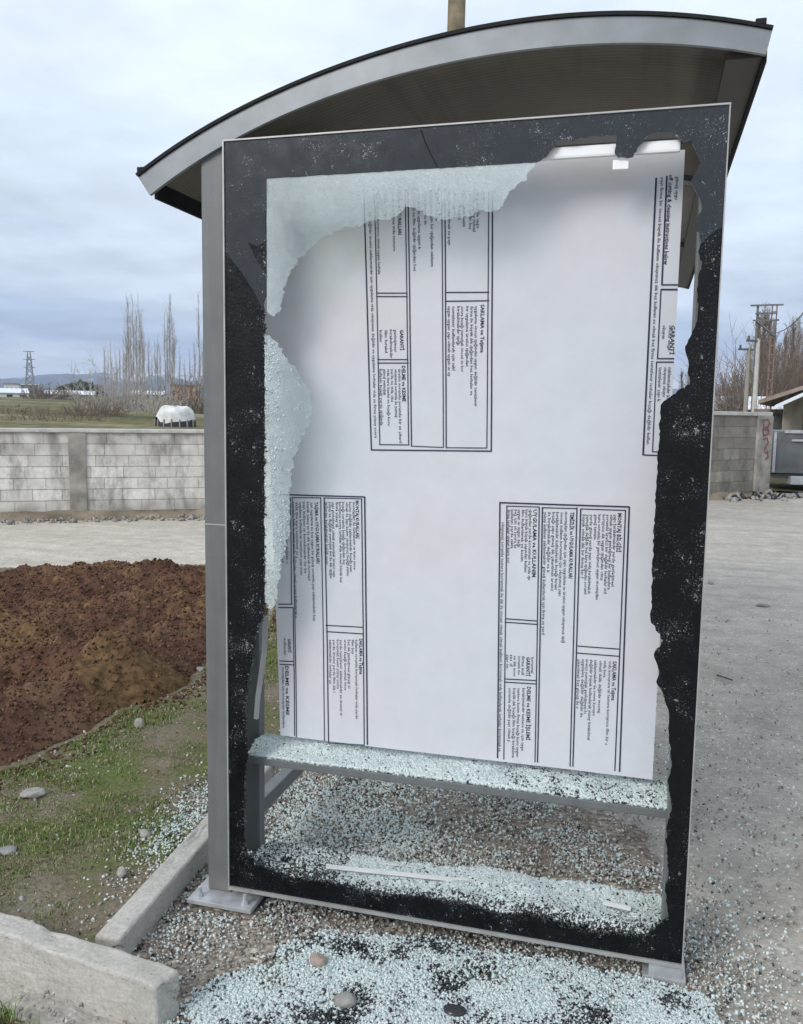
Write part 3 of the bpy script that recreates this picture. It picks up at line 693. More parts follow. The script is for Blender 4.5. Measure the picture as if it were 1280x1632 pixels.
LINES = {'A': [((580,302),(592,717),2.2),((785,303),(783,719),2.2),((592,717),(783,719),2.2),((597,302),(605.5,708),1.6),((646,302),(651.5,709),1.6),((650.5,302),(656,711),1.9),
  ((600,467),(649,467),1.7),((600,472.5),(649,472.5),1.7),((602,573),(650,573),1.7),((602,578.5),(651,578.5),1.7),((605,708.5),(652,709),1.6),((704,302),(707,713),1.6),((709,302),(711.5,714),2.0),((779,302),(776,714),1.6),
  ((711,466),(779,465.5),1.8),((711,480),(779,479),1.8),((656,711),(707,713),1.5),((711.5,713.5),(776,714),1.6)],
 'B': [((1046,284),(1025,725),2.6),((1025,725),(1049,726),2.0),((1063,281),(1055,453),2.4),((1055,454),(1080,454),2.0),((1054,461.5),(1079.5,461.5),2.4),((1053.5,462),(1048,571),1.8),((1047.5,571.5),(1074,571.5),1.9),((1047,577),(1073.5,577),1.9),((1046.5,577),(1040,720),1.6),((1040,720),(1050,720),1.6)],
 'C': [((441,788),(581,792),2.2),((581,792),(586,1186),2.4),((463.5,793),(464.5,963),1.8),((467,968),(470,1172),1.8),((466.5,794),(473,1174),1.6),((511,793),(517.5,1180),1.6),((516.5,793),(524,1184),2.0),((576,795),(581,1186),1.8),((466,793),(511,793.5),1.6),((516,793.5),(576,795),1.6),
  ((444,963),(466,963),1.8),((444,968.5),(467,968.5),1.8),((446,1053.5),(468,1054.5),1.8),((446,1059),(469,1060),1.8),((519,997),(578,1000),1.8),((520,1007),(578,1010.5),1.8),((524,1184),(581,1187),1.6)],
 'D': [((797,801),(793,1208),2.2),((797,801),(1003,808),2.4),((1003,808),(987.5,1230),2.4),((808,806),(803,1210),1.6),((859.6,808),(852.7,1215),1.7),((864.7,809),(856.7,1215),2.0),((919.7,809),(908.5,1222),1.8),((925.7,811),(913,1222),2.0),((997,813),(980,1229),1.8),
  ((808,806.5),(859.6,808),1.6),((864.7,809),(919.7,810.5),1.6),((925.7,811),(997,813.5),1.6),((806,986),(856,990),1.8),((805,991.5),(857,995.5),1.8),((804,1082),(855,1085),1.8),((804,1087),(855,1090.5),1.8),((921,1030),(988,1034.5),1.8),((919,1041),(988,1046),1.8)]}
# text rows: (x at top, y top, y bottom, heading?, slope dx/dy)
R_A = [(590,338,698,0,.026),(636,300,374,1,.02),(627,300,400,0,.02),(614,300,345,0,.02),(602,300,437,0,.02),(660,300,432,0,.01),(668,300,397,0,.01),(678,300,358,0,.01),(688,300,425,0,.008),(697,300,352,1,.008),
 (716,300,390,0,.006),(725,300,345,0,0),(733,300,350,0,0),(740,300,361,0,0),(750,300,365,0,0),(756,300,369,0,0),(762,300,363,0,0),(770,300,318,1,0),
 (640,525,558,1,.02),(630,525,560,0,.02),(623,525,571,0,.02),(615,526,562,0,.02),(607,526,545,0,.02),(643,583,640,1,.02),(637,588,706,0,.015),(631,588,665,0,.015),(625,588,640,0,.015),(619,588,678,0,.015),(613,588,630,0,.015),(607,588,678,0,.02),
 (769,485,562,1,-.004),(759,488,648,0,-.004),(752,488,630,0,-.003),(745,488,584,0,-.002),(737,488,593,0,0),(731,488,550,0,0),(723,488,590,0,.002),(716,488,600,0,.003)]
R_B = [(1056,283,708,0,-.054),(1070,278,422,1,-.06),(1080,281,318,0,-.04),(1073,518,565,1,-.05),(1069,518,558,0,-.05),(1059,518,540,0,-.05),(1068,585,645,0,-.06),(1061,585,632,0,-.05),(1053,585,640,0,-.05)]
R_C = [(443,797,880,0,.01),(450,797,897,0,.01),(457,797,898,0,.01),(461,1018,1040,1,.02),(454,1018,1045,0,.02),(457,1062,1140,1,.02),(451,1064,1160,0,.02),
 (504,800,898,1,.03),(497,801,990,0,.02),(491,800,925,0,.016),(485,800,915,0,.016),(479,800,917,0,.016),(473,800,890,0,.016),(468,800,985,0,.024),
 (569,798,858,1,.012),(564,800,908,0,.012),(558,800,912,0,.012),(553,800,918,0,.012),(547,800,900,0,.012),(542,800,928,0,.012),(537,800,840,0,.012),(531,800,920,0,.012),(526,800,922,0,.012),(520,800,900,0,.012),
 (575,1018,1075,1,.008),(568,1020,1146,0,.008),(562,1020,1043,0,.01),(556,1020,1097,0,.01),(550,1020,1100,0,.01),(543,1020,1140,0,.01),(538,1020,1098,0,.01),(532,1020,1104,0,.01),(526,1020,1090,0,.012)]
R_D = [(802,832,1198,0,-.014),(853,812,920,1,-.02),(846,812,924,0,-.02),(840,812,912,0,-.02),(834,812,895,0,-.02),(828,812,872,0,-.015),(822.5,812,874,0,-.01),(817,812,874,0,-.01),(811.5,812,898,0,-.01),
 (912,816,922,1,-.025),(903,816,1025,0,-.025),(896,816,950,0,-.025),(889,816,940,0,-.022),(883,816,942,0,-.022),(876,816,913,0,-.02),(869.5,816,1012,0,-.018),
 (988,818,880,1,-.04),(981,820,935,0,-.035),(975,820,940,0,-.035),(969,820,946,0,-.033),(963,820,925,0,-.033),(956,820,956,0,-.03),(950,820,860,0,-.03),(943,820,946,0,-.03),(937,820,947,0,-.03),(931,820,922,0,-.03),
 (849,1048,1073,0,-.02),(842,1047,1078,1,-.02),(834,1046,1076,0,-.02),(828,1046,1076,0,-.02),(821,1045,1078,0,-.02),(815.5,1044,1062,0,-.02),(809.5,1043,1065,0,-.02),
 (843,1095,1180,1,-.02),(835,1097,1197,0,-.02),(827,1097,1207,0,-.018),(820,1097,1208,0,-.016),(813,1097,1183,0,-.015),
 (980,1054,1117,1,-.04),(973,1054,1188,0,-.042),(965,1053,1080,0,-.04),(958,1053,1137,0,-.036),(950,1052,1141,0,-.036),(943,1051,1180,0,-.034),(936,1051,1138,0,-.034),(930,1051,1144,0,-.032),(923,1051,1130,0,-.032)]
HEAD = {'A': ['UYGULAMA KURALLARI', 'TEMİZLİK', 'BAKIM', 'GARANTİ', 'DELME ve KESME', 'SAKLAMA ve Taşıma'],
        'B': ['off cutting & cleaning instructions below', 'GARANTİ'], 'C': ['GARANTİ', 'DELME ve KESME', 'TAŞIMA ve UYGULAMA KURALLARI', 'MONTAJ KURALLARI', 'SAKLAMA ve Taşıma'],
        'D': ['UYGULAMA ve KULLANIM', 'TEMİZLİK ve UYGULAMA KURALLARI', 'MONTAJ BİLGİSİ', 'GARANTİ', 'DELME ve KESME İŞLEMİ', 'SAKLAMA ve Taşıma']}
WORDS = 'levhalar güneş ışığından korunmalı ve kuru bir yerde saklanmalıdır koruyucu film montajdan sonra çıkarılmalı yüzey ılık su ile yumuşak bez kullanılarak temizlenir kesim için uygun testere bıçağı kullanın delik çapı vida çapından büyük olmalı üretici firma sorumlu değildir uygulama öncesi okuyunuz ısı genleşmesi payı bırakılmalıdır'.split()
rw = random.Random(3)
def sentence(nch):
    s = ''
    while len(s) < nch: s += rw.choice(WORDS)+' '
    return s[:max(4, nch)].strip()
jobs = []
for key, rows in (('A', R_A), ('B', R_B), ('C', R_C), ('D', R_D)):
    heads = list(HEAD[key])
    for (x, y0, y1, hd, sl) in rows:
        p0 = at(x, y0, y=YP)[[0, 2]]; p1 = at(x+sl*(y1-y0), y1, y=YP)[[0, 2]]
        ln = np.linalg.norm(p1-p0); size = 0.0128 if hd else 0.0104
        txt = (heads.pop(0) if hd and heads else sentence(int(ln/(size*0.50))))
        jobs.append((key, p0, p1, ln, size, txt, hd))
tmp = []
for jb in jobs:
    cu = bpy.data.curves.new('row', 'FONT'); cu.body = jb[5]; cu.size = 1.0; cu.resolution_u = 1
    cu.offset = 0.022 if jb[6] else 0.008
    o = bpy.data.objects.new('row', cu); COL.objects.link(o); tmp.append(o)
bpy.context.view_layer.update(); dg = bpy.context.evaluated_depsgraph_get()
ink = {k: MB() for k in 'ABCD'}
for o, (key, p0, p1, ln, size, txt, hd) in zip(tmp, jobs):
    me = o.evaluated_get(dg).to_mesh(); n = len(me.vertices); co = np.zeros(n*3, np.float32); me.vertices.foreach_get('co', co); co = co.reshape(-1, 3)
    if n == 0: continue
    co[:, 0] -= co[:, 0].min(); w = co[:, 0].max(); d = (p1-p0)/ln; nrm = np.array([-d[1], d[0]])   # text runs down the sheet, tops of letters to the right
    a = co[:, 0]/w*ln; b = (co[:, 1]-0.35)*size*1.15
    if nrm[0] < 0: nrm = -nrm
    pos = p0[None]+a[:, None]*d[None]+b[:, None]*nrm[None]
    V = np.stack([pos[:, 0], YP-0.0012+rip(pos[:, 0], pos[:, 1]), pos[:, 1]], 1)
    ink[key].add(V.tolist(), [tuple(p.vertices) for p in me.polygons]); o.to_mesh_clear()
for o in tmp:
    cu = o.data; bpy.data.objects.remove(o); bpy.data.curves.remove(cu)
for k in 'ABCD':
    for a, b, w in LINES[k]:
        p = at(*a, y=YP)[[0, 2]]; q = at(*b, y=YP)[[0, 2]]; d = (q-p)/np.linalg.norm(q-p); nn = np.array([-d[1], d[0]])*w*0.00088
        p = p-d*.001; q = q+d*.001
        ns = max(1, int(np.linalg.norm(q-p)/.03))
        for i in range(ns):
            p_ = p+(q-p)*i/ns; q_ = p+(q-p)*(i+1)/ns
            ink[k].add([(r[0], YP-0.0016+float(rip(*(p_ if e < 2 else q_))), r[1]) for e, r in enumerate((p_+nn, p_-nn, q_-nn, q_+nn))], [(0, 1, 2, 3)])
    ppart(ink[k], 'printed_block', M['ink'])
# ================================================================== CRUMBS, PEBBLES
def rand_rot(n, r):
    q = r.normal(size=(n, 4)); q /= np.linalg.norm(q, axis=1)[:, None]; w, x, y, z = q.T
    return np.stack([np.stack([1-2*(y*y+z*z), 2*(x*y-z*w), 2*(x*z+y*w)], 1), np.stack([2*(x*y+z*w), 1-2*(x*x+z*z), 2*(y*z-x*w)], 1), np.stack([2*(x*z-y*w), 2*(y*z+x*w), 1-2*(x*x+y*y)], 1)], 1)
CUBE = np.array([(-1,-1,-1),(1,-1,-1),(1,1,-1),(-1,1,-1),(-1,-1,1),(1,-1,1),(1,1,1),(-1,1,1)], float)*0.5
CF = np.array([(0,3,2,1),(4,5,6,7),(0,1,5,4),(1,2,6,5),(2,3,7,6),(3,0,4,7)])
def scatter(name, P, size, mats, mi=None, seed=1, flat=0.7, lumpy=0.27, parent=None, org=(0, 0, 0), var=0.62):
    r = np.random.default_rng(seed); n = len(P)
    loc = CUBE[None]+r.uniform(-lumpy, lumpy, (n, 8, 3))
    s = size*np.exp(np.clip(r.normal(0, var*0.6, (n, 1, 1)), -1.0, .55 if size < .02 else 1.0))*np.concatenate([np.ones((n, 1, 1)), r.uniform(.7, 1.2, (n, 1, 1)), np.full((n, 1, 1), flat)*r.uniform(.7, 1.2, (n, 1, 1))], 2)
    loc = loc*s; R = rand_rot(n, r); loc = np.einsum('nij,nkj->nki', R, loc)
    V = (loc+P[:, None, :]-np.array(org)).reshape(-1, 3)
    Fq = (CF[None]+(np.arange(n)*8)[:, None, None]).reshape(-1, 4)
    return np_obj(name, V, Fq, None, parent, mats=mats, mi=None if mi is None else np.repeat(mi, 6))
def sample(density, x0, x1, y0, y1, n, r):
    X = r.uniform(x0, x1, n); Y = r.uniform(y0, y1, n); k = r.uniform(size=n) < density(X, Y); return X[k], Y[k]
pile = [g0(u, v) for u, v in ((285,1625),(345,1592),(400,1566),(440,1520),(540,1500),(640,1503),(800,1532),(950,1562),(1050,1588),(1110,1600),(1130,1640))]+[(1.35, -0.55), (1.1, -0.9), (0.4, -0.85), (0.05, -0.6)]
def soft_in(X, Y, poly, w, s):
    o = 0
    for k in range(5):
        a = k*1.2566; o = o+in_poly(X+w*math.cos(a)+(fbm(X*9, Y*9, s)-.5)*w*3, Y+w*math.sin(a)+(fbm(X*9+70, Y*9, s)-.5)*w*3, poly)
    return o/5.0
under = [(0.0, -0.10), (0.03, 0.25), (0.0, 1.3), (0.5, 1.3), (0.8, 1.0), (1.25, 0.55), (1.42, 0.1), (1.45, -0.5), (1.2, -0.2), (0.6, -0.1)]
def d_ground(X, Y):
    d = soft_in(X, Y, pile, 0.035, 41)*np.clip(fbm(X*8, Y*8, 44)*2.4-.25, .12, 1)
    n = fbm(X*5, Y*5, 47)
    d2 = soft_in(X, Y, under, 0.08, 51)*np.clip((n-.40)*1.2, .05, .30)
    d2 = d2+0.75*np.exp(-((X-.13)/.25)**2-((Y-.62)/.35)**2)*np.clip(n*1.8-.2, 0, 1)
    d2 = d2+0.32*np.exp(-((X-.55)/.5)**2-((Y-.35)/.16)**2)*np.clip(n*1.8-.2, 0, 1)
    d3 = 0.22*np.exp(-((X-1.38)/.16)**2-((Y-.0)/.45)**2)
    d4 = 0.35*np.exp(-((X+.36)/.1)**2-((Y-.45)/.35)**2) + 0.25*np.exp(-((X+.05)/.14)**2-((Y+.12)/.2)**2)
    d5 = 0.012*np.exp(-((X-1.6)/.8)**2-((Y-1.2)/1.5)**2)
    return np.clip(np.maximum(np.maximum(d, d2), np.maximum(d3, np.maximum(d4, d5))), 0, 1)
r = np.random.default_rng(11)
X, Y = sample(d_ground, -0.7, 2.4, -0.95, 3.0, 850000, r)
X2, Y2 = sample(lambda X, Y: soft_in(X, Y, pile, 0.035, 41)*np.clip(fbm(X*8, Y*8, 44)*3.0-.65, .05, 1), 0.0, 1.5, -0.95, 0.0, 300000, r)
X = np.concatenate([X, X2]); Y = np.concatenate([Y, Y2])
PLATES = ((-0.118, 0.090, -0.048, 0.125), (1.20, 1.31, 0.0, 0.12))
def off_plate(X, Y):
    k = np.ones(len(X), bool)
    for a, b, c, d in PLATES: k &= ~((X > a-.006) & (X < b+.006) & (Y > c-.006) & (Y < d+.006))
    return k
kp = off_plate(X, Y) | (r.uniform(size=len(X)) < .02); X = X[kp]; Y = Y[kp]
def bed_z(X, Y):
    z = 0.010+(fbm(X*5, Y*5, 3, 5)-0.5)*0.010
    v = in_poly(X, Y, verge_poly); return np.where(v, verge_z(X, Y), z)
inp = soft_in(X, Y, pile, 0.05, 41)
Z = bed_z(X, Y)+r.uniform(0, 1, len(X))*(0.004+0.008*inp)
dk = fbm(X*10+9, Y*10, 61)+.05*np.clip((.45-X)/.3, 0, 1); near_edge = fbm(X*16, Y*16, 62)
dark_p = np.where(inp > .5, np.clip((dk-.52)*3.0, 0.02, .7), 0.15)+0.12*np.exp(-((X-.42)/.12)**2-((Y+.36)/.1)**2)
dark_p = np.maximum(dark_p, 0.35*(1-inp)*(near_edge > .62)); dark_p = np.where((X > 1.33) & (inp < .4), np.clip(.16-.4*(X-1.33), .03, .16), dark_p)
mi = (r.uniform(size=len(X)) < dark_p).astype(int)
gr = (inp < .4) & (r.uniform(size=len(X)) < np.where((X < .45) & (Y > .1), .25, .55)); mi[gr & ((mi == 0) | (r.uniform(size=len(X)) < .6))] = 2
scatter('glass_crumbs', np.stack([X, Y, Z], 1), 0.0045, [M['crumb'], M['crumb_black'], M['grit']], mi, 12)
tag(bpy.data.objects['glass_crumbs'], 'pale green crumbs of shattered safety glass strewn on the ground under the case', 'broken glass', kind='stuff')
def heap(name, x0, x1, y0, y1, zb, hfun, n, dark, seed, label, size=0.0046):
    r = np.random.default_rng(seed); X = r.uniform(x0, x1, n); Y = r.uniform(y0, y1, n); h = hfun(X, Y); k = h > 0.001
    X, Y, h = X[k], Y[k], h[k]; Z = zb+np.where(r.uniform(size=len(X)) < .65, 1.0, r.uniform(0, 1, len(X)))*h
    mi = (r.uniform(size=len(X)) < dark(X, Y)).astype(int)
    o = scatter(name, np.stack([X, Y, Z], 1), size, [M['crumb'], M['crumb_black']], mi, seed+1)
    tag(o, label, 'broken glass', kind='stuff'); return o
heap('shelf_crumbs', 0.03, 1.243, 0.066, 0.198, 0.455, lambda X, Y: np.clip(0.004+0.034*fbm(X*9, Y*14, 71)*np.sin(np.clip((Y-.06)/.15, 0, 1)*2.2), 0.002, .05)*(fbm(X*5, Y*9, 72) > .22), 60000,
     lambda X, Y: np.where(X > .8, 0.16, 0.02)*np.where(fbm(X*20, Y*20, 73) > .5, 1.6, .4), 73, 'pale green glass crumbs heaped along the metal shelf below the poster')
def sill_h(X, Y):
    return np.clip((0.012+0.05*fbm(X*7, Y*8, 81))*np.clip(0.45+X*0.6, 0.4, 1.0)*np.clip(Y/0.04, .45, 1), 0.003, .07)*(fbm(X*6, Y*10, 82) > np.where(X < .3, .36, .12))
heap('sill_crumbs', 0.03, 1.26, 0.022, 0.2, 0.098, sill_h, 80000, lambda X, Y: np.clip(0.9*np.exp(-(Y-.02)/.03)+np.where(X < .32, .62, .05)+0.5*np.clip(X-1.1, 0, .2), 0, 1)*.75, 83, 'pale green and black glass crumbs piled on the bottom sill of the case')
# loose white profile strips lying on the sill
def strip_thing(name, a, b, w, mat, label, z):
    p = at(*a, z=z); q = at(*b, z=z); d = q-p; L_ = np.linalg.norm(d[:2]); ang = math.atan2(d[1], d[0])
    mb = MB(); mb.box(0, L_, -w/2, w/2, 0, 0.006, ch=.0015); mb.box(0, L_, -w/2, -w/2+.003, .0062, 0.013)
    o = mb.build(name, mat); o.location = (p[0], p[1], z); o.rotation_euler = (0, 0, ang); tag(o, label, 'metal strip'); return o
strip_thing('metal_strip', (417,1352), (640,1384), 0.014, M['alu_light'], 'long pale metal strip lying along the back of the sill, at its left end', 0.108)
strip_thing('metal_strip', (520,1383), (800,1412), 0.012, M['alu_light'], 'thin white strip half buried in glass crumbs in the middle of the sill', 0.128)
strip_thing('metal_strip', (962,1440), (1006,1450), 0.02, M['alu_light'], 'short broken white strip in the crumbs at the right end of the sill', 0.135)

def cling(name, pts, mats, size, seed):
    P = np.array([at(u, v, y=0.0) for u, v in pts]); rr = np.random.default_rng(seed); P[:, 1] = rr.uniform(-.0015, .006, len(P))
    o = scatter(name, P, size, mats, None, seed, .6, .27, shelter, (SH[0], SH[1], SH[2])); o['kind'] = 'stuff'; return o
rr = np.random.default_rng(77); cp = []
fc = np.array(frost_c); U = rr.uniform(420, 500, 9000); Vv = rr.uniform(528, 976, 9000); k = in_poly(U, Vv, frost_c) & (rr.uniform(size=9000) < np.where(Vv < 780, np.clip((450-U)/60, .02, .30), .10)); cp += list(zip(U[k], Vv[k]))
cling('clinging_crumbs', cp, [M['crumb']], 0.0030, 78)
cp = []
for line, w in ((left_in, 1.4), (bot_in, 2.4)):
    for a, b in zip(line, line[1:]):
        n = int(np.hypot(b[0]-a[0], b[1]-a[1])*(1.0 if line is bot_in else .4)); t = rr.uniform(size=n); cp += [(a[0]+(b[0]-a[0])*q+rr.normal(0, w), a[1]+(b[1]-a[1])*q+rr.normal(0, w)) for q in t]
cling('clinging_black_crumbs', cp, [M['crumb_black']], 0.0038, 79)
# pebbles on the ground
def d_peb(X, Y):
    rr = np.hypot(X-CAM[0], Y-CAM[1]); return np.clip(0.9*np.exp(-((X-.4)/.9)**2-((Y-.3)/1.0)**2), 0.0, 1)*np.clip(fbm(X*4, Y*4, 91)*1.6-.1, 0, 1)+0.035*np.exp(-rr/5)
X, Y = sample(d_peb, -0.32, 4.5, -1.0, 5.0, 150000, r); kp = off_plate(X, Y); X = X[kp]; Y = Y[kp]
scatter('gravel', np.stack([X, Y, bed_z(X, Y)-.001], 1), 0.0058, [M['pebble']], None, 92, 0.6, 0.3, var=0.7)
tag(bpy.data.objects['gravel'], 'small grey pebbles and grit scattered over the dusty ground', 'gravel', kind='stuff')
# chips and pebbles on the verge
def d_v(X, Y): return in_poly(X, Y, verge_poly)*np.clip(fbm(X*3, Y*3, 95)*1.6-.55, 0.02, 1)
X, Y = sample(d_v, -3, -0.3, -0.4, 3.5, 12000, r)
scatter('verge_gravel', np.stack([X, Y, verge_z(X, Y)+.001], 1), 0.0065, [M['stone_white'], M['pebble']], (r.uniform(size=len(X)) < .8).astype(int), 96, 0.6, 0.3, var=0.8)
tag(bpy.data.objects['verge_gravel'], 'pale chips and small stones lying in the patchy grass', 'gravel', kind='stuff')
def stone(u, v, w, h, mat, label, z=0.0, seed=1, squash=0.7, rot=0.0):
    p = at(u, v, z=z); rr = np.random.default_rng(seed)
    bm = bmesh.new(); bmesh.ops.create_icosphere(bm, subdivisions=3, radius=1)
    V = np.array([q.co for q in bm.verts]); dirs = rr.normal(size=(9, 3)); dirs /= np.linalg.norm(dirs, axis=1)[:, None]; cut = rr.uniform(.62, .95, 9)
    for d_, c_ in zip(dirs, cut):
        k = V@d_; V = V-np.outer(np.maximum(k-c_, 0)*.85, d_)
    V *= (1+(fbm(V[:, 0]*3+seed, V[:, 1]*3+V[:, 2]*2, seed)-.5)*.22)[:, None]
    V *= np.array([w/2, w/2*squash*1.1, h/2])
    for q, c in zip(bm.verts, V): q.co = c
    me = bpy.data.meshes.new('stone'); bm.to_mesh(me); bm.free(); me.materials.append(mat)
    o = bpy.data.objects.new('stone', me); COL.objects.link(o); o.location = (p[0], p[1], z+h*0.16); o.rotation_euler = (0, 0, rot); tag(o, label, 'stone'); return o
stone(507, 1534, 0.052, 0.04, M['stone_pink'], 'round pinkish stone at the top of the glass crumbs below the case', 0.02, 1)
stone(550, 1598, 0.062, 0.045, M['stone_grey'], 'round grey-brown stone in the crumbs nearest the bottom edge', 0.02, 2)
stone(12, 1360, 0.07, 0.035, M['stone_grey'], 'flat grey stone in the grass at the left edge, above the kerb', 0.05, 3, rot=.4)
stone(52, 1266, 0.09, 0.03, M['stone_white'], 'flat pale stone in the grass below the brown soil', 0.05, 4, .8, .5)
stone(194, 1394, 0.035, 0.04, M['stone_white'], 'small upright white stone beside the narrow kerb', 0.05, 5)
stone(231, 1332, 0.05, 0.035, M['stone_white'], 'rounded white stone beside the green tuft near the narrow kerb', 0.05, 6, .9)
stone(222, 1160, 0.05, 0.07, M['stone_white'], 'pale pointed stone in the grass at the edge of the soil mound', 0.05, 7)
stone(318, 1068, 0.05, 0.03, M['stone_white'], 'white pebble beside the grey post, right of the soil mound', 0.05, 8)
stone(725, 1612, 0.06, 0.02, M['crumb_black'], 'flat black lump of glass lying on the pale crumbs', 0.025, 9, .6)
stone(1216, 966, 0.11, 0.03, M['stone_grey'], 'dark flat stone lying alone on the open ground at right', 0.004, 10, .5)
stone(1133, 930, 0.06, 0.04, M['stone_white'], 'white scrap lying on the ground behind the right edge of the case', 0.004, 11, .6)
p = at(1143, 1076, z=0.01); q = at(1168, 1084, z=0.02); mb = MB(); mb.tube((0, 0, 0), tuple(q-p), .006, .004, 6)
o = mb.build('stick', M['dark_inner']); o.location = p; tag(o, 'short dark stick lying on the bare ground right of the case', 'stick')

# ================================================================== KERBS
def kerb(name, pts_top, h, label, seed, wear=0.006):
    """pts_top: 4 world xy corners of the top, z = height"""
    mb = MB(); bm = bmesh.new(); z1 = h
    vs_ = [bm.verts.new((p[0], p[1], -0.05)) for p in pts_top]+[bm.verts.new((p[0], p[1], z1)) for p in pts_top]
    for f in ((3,2,1,0),(4,5,6,7),(0,1,5,4),(1,2,6,5),(2,3,7,6),(3,0,4,7)): bm.faces.new([vs_[i] for i in f])
    bmesh.ops.recalc_face_normals(bm, faces=bm.faces)
    bmesh.ops.bevel(bm, geom=list(bm.edges), offset=0.010, segments=3, affect='EDGES', profile=0.5)
    c_k = np.mean(np.array(pts_top), 0)
    bmesh.ops.subdivide_edges(bm, edges=[e_ for e_ in bm.edges if e_.calc_length() > .05], cuts=26, use_grid_fill=True)
    for v in bm.verts:
        n = (fbm(np.array([v.co.x*14+v.co.z*9]), np.array([v.co.y*14-v.co.z*7]), seed, 4)[0]-.5)*wear*2
        ch_ = max(0.0, float(fbm(np.array([v.co.x*22+5]), np.array([v.co.y*22+v.co.z*30]), seed+9, 3)[0])-.62)*.10
        dn = Vector((c_k[0]-v.co.x, c_k[1]-v.co.y, h*.4-v.co.z)); dn.normalize()
        v.co += Vector((n*.6, n*.6, n))+dn*ch_
    me = bpy.data.meshes.new(name); c = np.mean(np.array(pts_top), 0)
    for v in bm.verts: v.co -= Vector((c[0], c[1], 0))
    bm.to_mesh(me); bm.free(); me.materials.append(M['kerb']); o = bpy.data.objects.new(name, me); COL.objects.link(o); o.location = (c[0], c[1], 0)
    tag(o, label, 'kerb'); return o
zA = 0.085
A0, A1, A2, A3 = [at(u, v, z=zA) for u, v in ((150,1490),(190,1501),(335,1338),(335,1291))]
dA = (A3-A0)/np.linalg.norm(A3-A0); wA = np.array([dA[1], -dA[0], 0])*0.078
kerb('kerb', [tuple((A0)[:2]), tuple((A0+wA)[:2]), tuple((A0+wA+dA*1.2)[:2]), tuple((A0+dA*1.2)[:2])], zA, 'narrow pale kerb running back past the left foot of the shelter', 5, .004)
zB = 0.125
B0, B1, B2, B3 = [at(u, v, z=zB) for u, v in ((-60,1428),(150,1490),(287,1546),(247,1572))]
dB = (B2-B0)/np.linalg.norm(B2-B0)
B_l = at(0, 1500, z=zB); fr = B3-dB*1.2
kerb('kerb', [tuple(fr[:2]), tuple(B3[:2]), tuple(B2[:2]), tuple((B2-dB*1.2)[:2])], zB, 'thick concrete kerb block with a broken end, lying across the bottom left corner', 6, .007)

# ================================================================== SOIL AND GRASS
soil_poly = [tuple(at(u, v, z=0.035)[:2]) for u, v in ((-150, 1290), (0, 1236), (50, 1219), (100, 1190), (150, 1168), (200, 1136), (255, 1122), (308, 1096), (333, 1066), (375, 1040), (430, 1000), (440, 960), (400, 925))]+[(-2.0, 4.75), (-2.75, 4.75), (-4.6, 3.3), (-5.4, 1.4)]
def edge_dist(X, Y, poly):
    d = np.full(X.shape, 9.0); P = np.array(poly)
    for a, b in zip(P, np.roll(P, -1, 0)):
        ab = b-a; t = np.clip(((X-a[0])*ab[0]+(Y-a[1])*ab[1])/(ab@ab), 0, 1); d = np.minimum(d, np.hypot(X-a[0]-t*ab[0], Y-a[1]-t*ab[1]))
    return d
lump_c = at(232, 1082, z=0.14)
def soil_z(X, Y, Z=None):
    e_ = np.clip(edge_dist(X, Y, soil_poly)/0.42, 0, 1); base = 0.0+0.16*np.sin(e_*1.57)**0.7
    rid = 1-np.abs(fbm(X*5.5, Y*5.5, 102, 4)*2-1)
    z = base+e_*((fbm(X*2.3, Y*2.3, 101, 3)-.5)*.26+(rid-.6)*.07+(fbm(X*11, Y*11, 103, 5, .66)-.5)*.13)
    lx = (X-lump_c[0]); ly = (Y-lump_c[1])
    z = z+e_*0.24*np.exp(-(((lx*.9+ly*.3)/.33)**4+((ly*.9-lx*.3)/.27)**4))*(.75+.5*fbm(X*8, Y*8, 105, 4))
    return z
so = poly_sheet('soil_mound', soil_poly, 0, M['soil'], 0.02, 0.0, 100, kind=None, fn=lambda X, Y, Z: soil_z(X, Y), jag=.03)
so.data.materials.append(M['soil_tan'])
ctr = np.zeros(len(so.data.polygons)*3); so.data.polygons.foreach_get('center', ctr); ctr = ctr.reshape(-1, 3)
w1 = np.hypot((ctr[:, 0]-lump_c[0])/.36, (ctr[:, 1]-lump_c[1])/.30)+(fbm(ctr[:, 0]*7, ctr[:, 1]*7, 106)-.5)*.5
w2 = (fbm(ctr[:, 0]*2.2+4, ctr[:, 1]*2.2, 107)+ (fbm(ctr[:, 0]*12, ctr[:, 1]*12, 108)-.5)*.5) > .66
so.data.polygons.foreach_set('material_index', ((w1 < 1) | w2).astype(np.int32)); so.data.update()
tag(so, 'wide mound of freshly turned dark brown soil between the grass and the road', 'soil')
X, Y = sample(lambda X, Y: in_poly(X, Y, soil_poly)*.9*(1-.5*(np.hypot((X-lump_c[0])/.36, (Y-lump_c[1])/.3) < 1)), -5, -.6, -0.3, 4.8, 60000, r)
scatter('soil_clods', np.stack([X, Y, soil_z(X, Y)+.000], 1), 0.0085, [M['clod']], None, 110, .75, .3, var=.8)
X, Y = sample(lambda X, Y: (1-in_poly(X, Y, soil_poly))*in_poly(X, Y, verge_poly)*np.exp(-edge_dist(X, Y, soil_poly)/.07)*.8, -2.6, -.4, -0.3, 3.5, 40000, r)
scatter('spilled_soil', np.stack([X, Y, verge_z(X, Y)+.002], 1), 0.0085, [M['clod']], None, 112, .7, .3, var=.8)
tag(bpy.data.objects['spilled_soil'], 'loose brown crumbs spilled from the mound into the grass', 'soil', kind='stuff')
tag(bpy.data.objects['soil_clods'], 'crumbly dark clods covering the turned soil', 'soil', kind='stuff')
